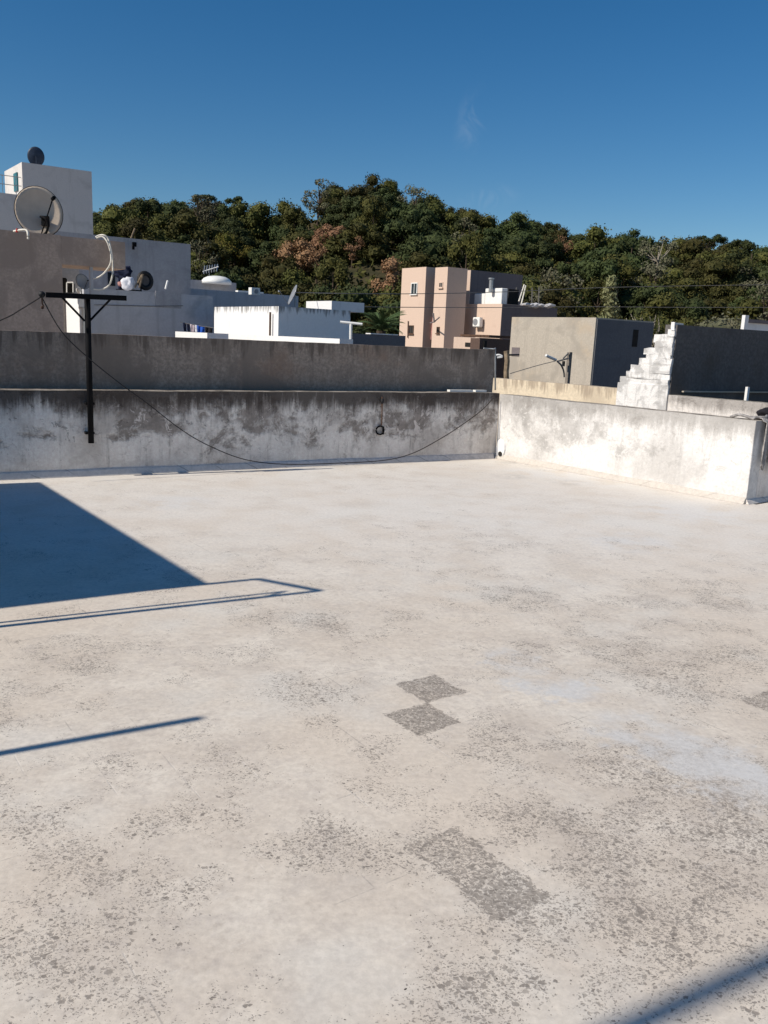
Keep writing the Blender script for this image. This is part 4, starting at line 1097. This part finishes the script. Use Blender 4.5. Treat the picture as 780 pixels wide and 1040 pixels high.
def tree_meshes(kind, seed):
    """returns (bmesh crown, bmesh trunk) in local coordinates, foot at the origin"""
    random.seed(seed); bc, bt = B(), B(); blobs = []
    if kind == 'round':
        H = 7.2; W = 3.6
        for i in range(15):
            d = rdir(); rr = .9+random.random()*.9
            blobs.append((Vector((d.x*W*.68, d.y*W*.68, H*.58+d.z*H*.30)), Vector((rr*1.15, rr*1.15, rr*.85))))
        crown(bc, blobs, 250, .17)
        th_ = H*.6
    elif kind == 'tall':
        H = 9.0; W = 2.3
        for i in range(13):
            d = rdir(); rr = .75+random.random()*.65
            blobs.append((Vector((d.x*W*.7, d.y*W*.7, H*.60+d.z*H*.34)), Vector((rr, rr, rr*.95))))
        crown(bc, blobs, 230, .165); th_ = H*.75
    elif kind == 'broad':
        H = 6.2; W = 4.6
        for i in range(18):
            d = rdir(); rr = .85+random.random()*.9
            blobs.append((Vector((d.x*W*.72, d.y*W*.72, H*.6+d.z*H*.26)), Vector((rr*1.25, rr*1.25, rr*.75))))
        crown(bc, blobs, 240, .17); th_ = H*.6
    elif kind == 'umbrella':
        H = 8.2; W = 2.9
        for i in range(11):
            a = random.random()*6.28; q = math.sqrt(random.random())
            blobs.append((Vector((math.cos(a)*W*q, math.sin(a)*W*q, H*.93-q*.9+random.uniform(-.5, .5))), Vector((.95, .95, .55))))
        crown(bc, blobs, 150, .17, .5); th_ = H*.88
    elif kind == 'sparse':
        H = 8.0; W = 2.8
        for i in range(14):
            d = rdir(); rr = .6+random.random()*.6
            blobs.append((Vector((d.x*W*.85, d.y*W*.85, H*.66+d.z*H*.3)), Vector((rr, rr, rr*.8))))
        crown(bc, blobs, 90, .17, 0); th_ = H*.8
    elif kind == 'slim':
        H = 5.0
        for i in range(11):
            z = .6+4.2*i/10; rr = .55*(1-.5*i/10)+random.random()*.22
            blobs.append((Vector((random.uniform(-.3, .3), random.uniform(-.3, .3), z)), Vector((rr, rr, rr*.8))))
        crown(bc, blobs, 110, .12, .4); th_ = 4.2
    elif kind == 'shrub':
        H = 3.0
        for i in range(12):
            d = rdir(); rr = .5+random.random()*.5
            blobs.append((Vector((d.x*1.6, d.y*1.6, 1.3+d.z*.85)), Vector((rr*1.2, rr*1.2, rr))))
        crown(bc, blobs, 240, .11); th_ = 1.4
    lean = Vector((random.uniform(-.35, .35), random.uniform(-.35, .35), 0))
    path = [Vector((0, 0, -.6)), Vector((0, 0, th_*.3))+lean*.3, Vector((0, 0, th_*.65))+lean*.9, Vector((0, 0, th_))+lean]
    add_tube(bt, smooth_path(path, 3), .26 if kind != 'slim' else .1, 7, .07)
    for c, r in blobs[::2 if kind != 'sparse' else 1]:
        s = path[2]*.6+path[1]*.4 if c.z < th_*.8 else path[2]
        mid = s*.45+c*.55+Vector((0, 0, -.15)); add_tube(bt, smooth_path([s, mid, c], 3), .10, 5, .03)
    return bc, bt
def mesh_of(bm, name, mats):
    me = bpy.data.meshes.new(name); bm.to_mesh(me); bm.free()
    for q in mats: me.materials.append(MATS[q])
    return me
VAR = {}
def variant(kind, seed, lm, bark='trunk_bark'):
    key = (kind, seed, lm)
    if key not in VAR:
        bc, bt = tree_meshes(kind, seed)
        VAR[key] = (mesh_of(bc, 'crown', [lm]), mesh_of(bt, 'trunk', [bark]))
    return VAR[key]
def plant(x, y, z, key, scale, rot, label, group=None, name='tree', cat='tree', bark='trunk_bark'):
    mc, mt = variant(*key, bark) if len(key) == 3 else variant(*key)
    o = root(name, (x, y, z), label, cat, group); o.rotation_euler = (0, 0, rot); o.scale = scale if isinstance(scale, tuple) else (scale,)*3
    for nm, me in (('trunk', mt), ('crown', mc)):
        c = bpy.data.objects.new(nm, me); C.objects.link(c); c.parent = o
    return o
rs = random.Random(5)
kinds = [('round', 1, 'leaf_green'), ('round', 2, 'leaf_green'), ('tall', 3, 'leaf_dark'), ('broad', 4, 'leaf_green'), ('broad', 5, 'leaf_dark'), ('tall', 6, 'leaf_green'), ('round', 7, 'leaf_dark'), ('sparse', 8, 'leaf_grey')]
# distinctive trees: where (px, py of crown centre, depth)
special = [
 (303, 262, 112, ('round', 11, 'leaf_dry'), .85, 'tree', 'reddish brown dried tree left of centre on the hill, crown paler at the top'),
 (336, 243, 128, ('round', 12, 'leaf_dry'), .8, 'tree', 'brown dried tree in the middle of the hillside below the summit'),
 (322, 262, 108, ('sparse', 24, 'leaf_dry'), .62, 'tree', 'half bare brown tree between the two dried trees on the hillside'),
 (358, 250, 126, ('sparse', 25, 'leaf_dry'), .6, 'tree', 'half bare brown tree right of the middle dried tree below the summit'),
 (391, 278, 100, ('tall', 13, 'leaf_dry'), .82, 'tree', 'brown dried tree just left of the pink house'),
 (238, 252, 112, ('round', 14, 'leaf_yellow'), .8, 'tree', 'yellowish green tree on the left slope'),
 (323, 200, 158, ('sparse', 15, 'leaf_grey'), 1.0, 'tree', 'thin greyish tree rising left of the hill summit'),
 (470, 243, 120, ('sparse', 16, 'leaf_grey'), 1.0, 'tree', 'thin greyish brown tree behind the pink house roof'),
 (722, 239, 160, ('umbrella', 17, 'leaf_dark'), .85, 'umbrella_pine', 'umbrella shaped pine standing clear of the skyline at right'),
 (752, 245, 160, ('umbrella', 18, 'leaf_dark'), .8, 'umbrella_pine', 'small umbrella pine right of the clear standing one on the skyline'),
 (553, 226, 160, ('umbrella', 19, 'leaf_dark'), .9, 'umbrella_pine', 'umbrella pine leaning over the skyline right of the pink house'),
 (205, 203, 158, ('umbrella', 20, 'leaf_dark'), .75, 'umbrella_pine', 'umbrella pine on the left skyline'),
 (240, 207, 158, ('umbrella', 21, 'leaf_dark'), .6, 'umbrella_pine', 'smallest umbrella pine on the left skyline'),
 (668, 258, 125, ('sparse', 22, 'leaf_grey'), 1.05, 'tree', 'half bare tree with a pale trunk on the right slope'),
 (572, 248, 128, ('sparse', 23, 'leaf_dry'), .6, 'tree', 'small half bare tree with brown leaves right of the pink house'),
]
taken = []
for px, py, Y, key, s, nm, lbl in special:
    p = at(px, py, Y)
    hc = {'round': 4.2, 'tall': 5.4, 'broad': 3.7, 'umbrella': 7.4, 'sparse': 5.3}[key[0]]*s
    # foot on the slope: slide along the sight line until the crown height fits
    best = None
    for k in range(60):
        y = Y-35+k*1.3
        q = at(px, py, y); e = abs(q.z-hc-hill_z(q.x, q.y))
        if best is None or e < best[0]: best = (e, q)
    q = best[1]
    if key[0] == 'umbrella':
        q = p; foot = hill_z(q.x, q.y); sz = max(.7, min(1.5, (q.z-foot)/7.6)); sc3 = (s, s, sz)
        plant(q.x, q.y, foot-.3, key, sc3, rs.random()*6, lbl, name=nm, cat='tree', bark='trunk_bark')
    else:
        plant(q.x, q.y, q.z-hc, key, s, rs.random()*6, lbl, name=nm, bark='pale_bark' if 'pale' in lbl else 'trunk_bark')
        taken.append((px, py, 14))
cnt = 0; STEP = 5.75
TOP = {'round': 7.3, 'tall': 9.2, 'broad': 6.0, 'sparse': 8.6}
y = 76.0
while y < RIDGE+10:
    half = y*.50; x = -half+rs.random()*STEP
    while x < half:
        jx, jy = x+rs.uniform(-2.3, 2.3), y+rs.uniform(-2.3, 2.3); z = hill_z(jx, jy)
        px, py = proj((jx, jy, z+4))
        ok = 88 < px < 800 and py < 335
        for tx, ty_, tr_ in taken:
            if abs(px-tx) < tr_ and 0 < py-ty_ < 25: ok = False
        if ok:
            k = kinds[rs.choice((0, 0, 1, 1, 2, 3, 3, 4, 5, 6, 6, 4, 7) if rs.random() < .9 else (2, 5))]
            s = rs.uniform(.8, 1.15)
            if y > RIDGE-14: s = rs.uniform(.6, .95)
            pxx = 390+850*jx/jy; lim = 1.6+(345+(pxx-390)*.0437-sky_y(pxx)+rs.uniform(-5, 3.5))/850*jy
            sz = max(.35, min(s*rs.uniform(.85, 1.15), (lim-(z-1.5))/TOP[k[0]])); s = min(s, sz*1.6)
            plant(jx, jy, z-1.5, k, (s*rs.uniform(.9, 1.15), s*rs.uniform(.9, 1.15), sz), rs.random()*6.28,
                  'dark green tree in the dense wood covering the hill', 'trees of the wood on the hill')
            cnt += 1
        x += STEP*rs.uniform(.85, 1.15)
    y += STEP*.92
sc['wood'] = cnt
# undergrowth
random.seed(77); bm = B()
for k in range(9000):
    y = 70+random.random()*110; x = random.uniform(-.5, .5)*y; z = hill_z(x, y)
    for _ in range(2): leaf(bm, Vector((x+random.uniform(-.6, .6), y+random.uniform(-.6, .6), z+random.random()*1.3)), .42, rdir())
put_props(link('undergrowth', bm, 'leaf_green', None, (0, 110, GROUND)), kind='stuff')
# nearer plants
p = at(735, 331, 48); plant(p.x, p.y, p.z-2.2, ('shrub', 31, 'leaf_grey'), .95, 0, 'rounded olive green bush behind the dark wall at right', name='bush', cat='bush')
p = at(690, 331, 52); plant(p.x, p.y, p.z-2.4, ('shrub', 32, 'leaf_green'), 1.2, 1, 'dark green bush behind the top of the stepped wall', name='bush', cat='bush')
p = at(619, 322, 46); plant(p.x, p.y, p.z-1.9, ('slim', 33, 'leaf_pale'), .8, 2, 'slender pale green plant above the concrete house corner', name='slender_tree', cat='tree')
random.seed(3)
tb_ = root('branch_tangle', at(655, 340, 27), 'bare tangled branches between concrete house and stepped wall', 'shrub')
bm = B()
for k in range(16):
    a = at(655+random.uniform(-8, 10), 352, 27); b2 = at(650+random.uniform(-22, 22), 318+random.random()*12, 27+random.random())
    add_tube(bm, smooth_path([a, a*.5+b2*.5+rdir()*.15, b2], 4), .018, 4, .006)
link('branches', bm, 'pale_bark', tb_)
bm = B()
for k in range(500):
    c = at(655+random.gauss(0, 10), 333+random.gauss(0, 8), 27+random.random()); leaf(bm, c, .045, rdir())
link('leaves', bm, 'leaf_dark', tb_)
# palm
pp = at(387, 333, 30); pl_ = root('palm_tree', (pp.x, pp.y, GROUND), 'green palm with drooping fronds left of the pink house', 'tree')
bm = add_tube(B(), [Vector((pp.x, pp.y, GROUND)), Vector((pp.x, pp.y, pp.z-.1))], .22, 9, .17); link('trunk', bm, 'trunk_bark', pl_)
for k in range(26):
    az = k*2.399; el = .55+.95*random.random(); ln = .75+.3*random.random()
    d = Vector((math.cos(az), math.sin(az), 0)); prev = []
    sp_ = [Vector((pp.x, pp.y, pp.z-.1))+d*(ln*t*math.cos(el*(1-t*.5)))+Vector((0, 0, ln*(t*math.sin(el)-.75*t*t*(1.1-el*.5)))) for t in [i/14 for i in range(15)]]
    bm = B(); add_tube(bm, sp_, .018, 4, .006); side = d.cross(Vector((0, 0, 1)))
    for i in range(2, 15):
        for s in (-1, 1):
            for h in (0, .5):
                c = sp_[i]*(1-h)+sp_[i-1]*h; tip = c+side*s*.24*(1-.5*i/15)+(sp_[i]-sp_[i-1]).normalized()*.16-Vector((0, 0, .06))
                w = (sp_[i]-sp_[i-1]).normalized()*.016
                bm.faces.new([bm.verts.new(c-w), bm.verts.new(c+w), bm.verts.new(tip)])
    link('frond', bm, 'leaf_palm', pl_)

# ================================================================= LIGHT, SKY, CAMERA
w = bpy.data.worlds.new('World'); sc.world = w; w.use_nodes = True
nt = w.node_tree; bg = nt.nodes['Background']
sky = nt.nodes.new('ShaderNodeTexSky'); sky.sky_type = 'NISHITA'; sky.sun_disc = False
sky.sun_elevation = R(SUN_E); sky.sun_rotation = R(SUN_H+180)
sky.altitude = 100; sky.air_density = 1.0; sky.dust_density = .25; sky.ozone_density = 3.5
hs_ = nt.nodes.new('ShaderNodeHueSaturation'); hs_.inputs['Saturation'].default_value = 1.36; hs_.inputs['Value'].default_value = 1.12
hs_.inputs['Saturation'].default_value = 1.34
nt.links.new(sky.outputs[0], hs_.inputs['Color']); bg.inputs[1].default_value = .075
class W(N):
    def __init__(s_): s_.t = nt; s_.n = nt.nodes; s_.l = nt.links; s_.pos = None
nw = W(); gen = nt.nodes.new('ShaderNodeTexCoord').outputs['Generated']; total = None
for px, py, wx, wy in ((478, 126, .022, .045), (488, 201, .05, .018)):
    d0 = ray(px, py).normalized(); rt_ = Vector((d0.y, -d0.x, 0)).normalized(); up_ = rt_.cross(d0)
    dx = nw.math('DIVIDE', nw.vmath('DOT_PRODUCT', gen, tuple(rt_), out=1), wx)
    dy = nw.math('DIVIDE', nw.math('SUBTRACT', nw.vmath('DOT_PRODUCT', gen, tuple(up_), out=1), 0.0), wy)
    dxy = nw.math('SQRT', nw.math('ADD', nw.math('MULTIPLY', nw.math('SUBTRACT', dx, nw.math('MULTIPLY', dy, .6)), dx), nw.math('MULTIPLY', dy, dy)))
    front = nw.step(nw.vmath('DOT_PRODUCT', gen, tuple(d0), out=1), .5, .9)
    v_ = nw.math('MULTIPLY', nw.math('MULTIPLY', nw.step(dxy, 0, 1, 1, 0), front), nw.step(nw.noise(gen, 26, 6, .7, 1.0), .42, .75))
    total = v_ if total is None else nw.math('ADD', total, v_)
skyc = nw.mix(nw.math('MULTIPLY', total, .09), hs_.outputs[0], (11.0, 11.5, 12.0))
nt.links.new(skyc, bg.inputs[0])
sun = bpy.data.lights.new('sun', 'SUN'); sun.energy = 4.9; sun.angle = R(.53); sun.color = (1, .93, .82)
so = bpy.data.objects.new('sun', sun); C.objects.link(so)
dirv = Vector((SD.x*math.cos(R(SUN_E)), SD.y*math.cos(R(SUN_E)), -math.sin(R(SUN_E))))
so.rotation_euler = dirv.to_track_quat('-Z', 'Y').to_euler(); so.location = (-20, -12, 25)
cam = bpy.data.cameras.new('camera'); co = bpy.data.objects.new('camera', cam); C.objects.link(co); sc.camera = co
cam.sensor_fit = 'VERTICAL'; cam.sensor_height = 24; cam.lens = 850/1040*24; cam.clip_end = 6000; cam.clip_start = .05
M = Matrix((RT, UP, -FW)).transposed().to_4x4(); M.translation = EYEP; co.matrix_world = M
sc.render.engine = 'CYCLES'
sc.cycles.max_bounces = 4; sc.cycles.diffuse_bounces = 3; sc.cycles.glossy_bounces = 2
sc.view_settings.view_transform = 'Standard'; sc.view_settings.look = 'None'; sc.view_settings.gamma = 1
sc.view_settings.exposure = 0.0; sc.view_settings.use_curve_mapping = False
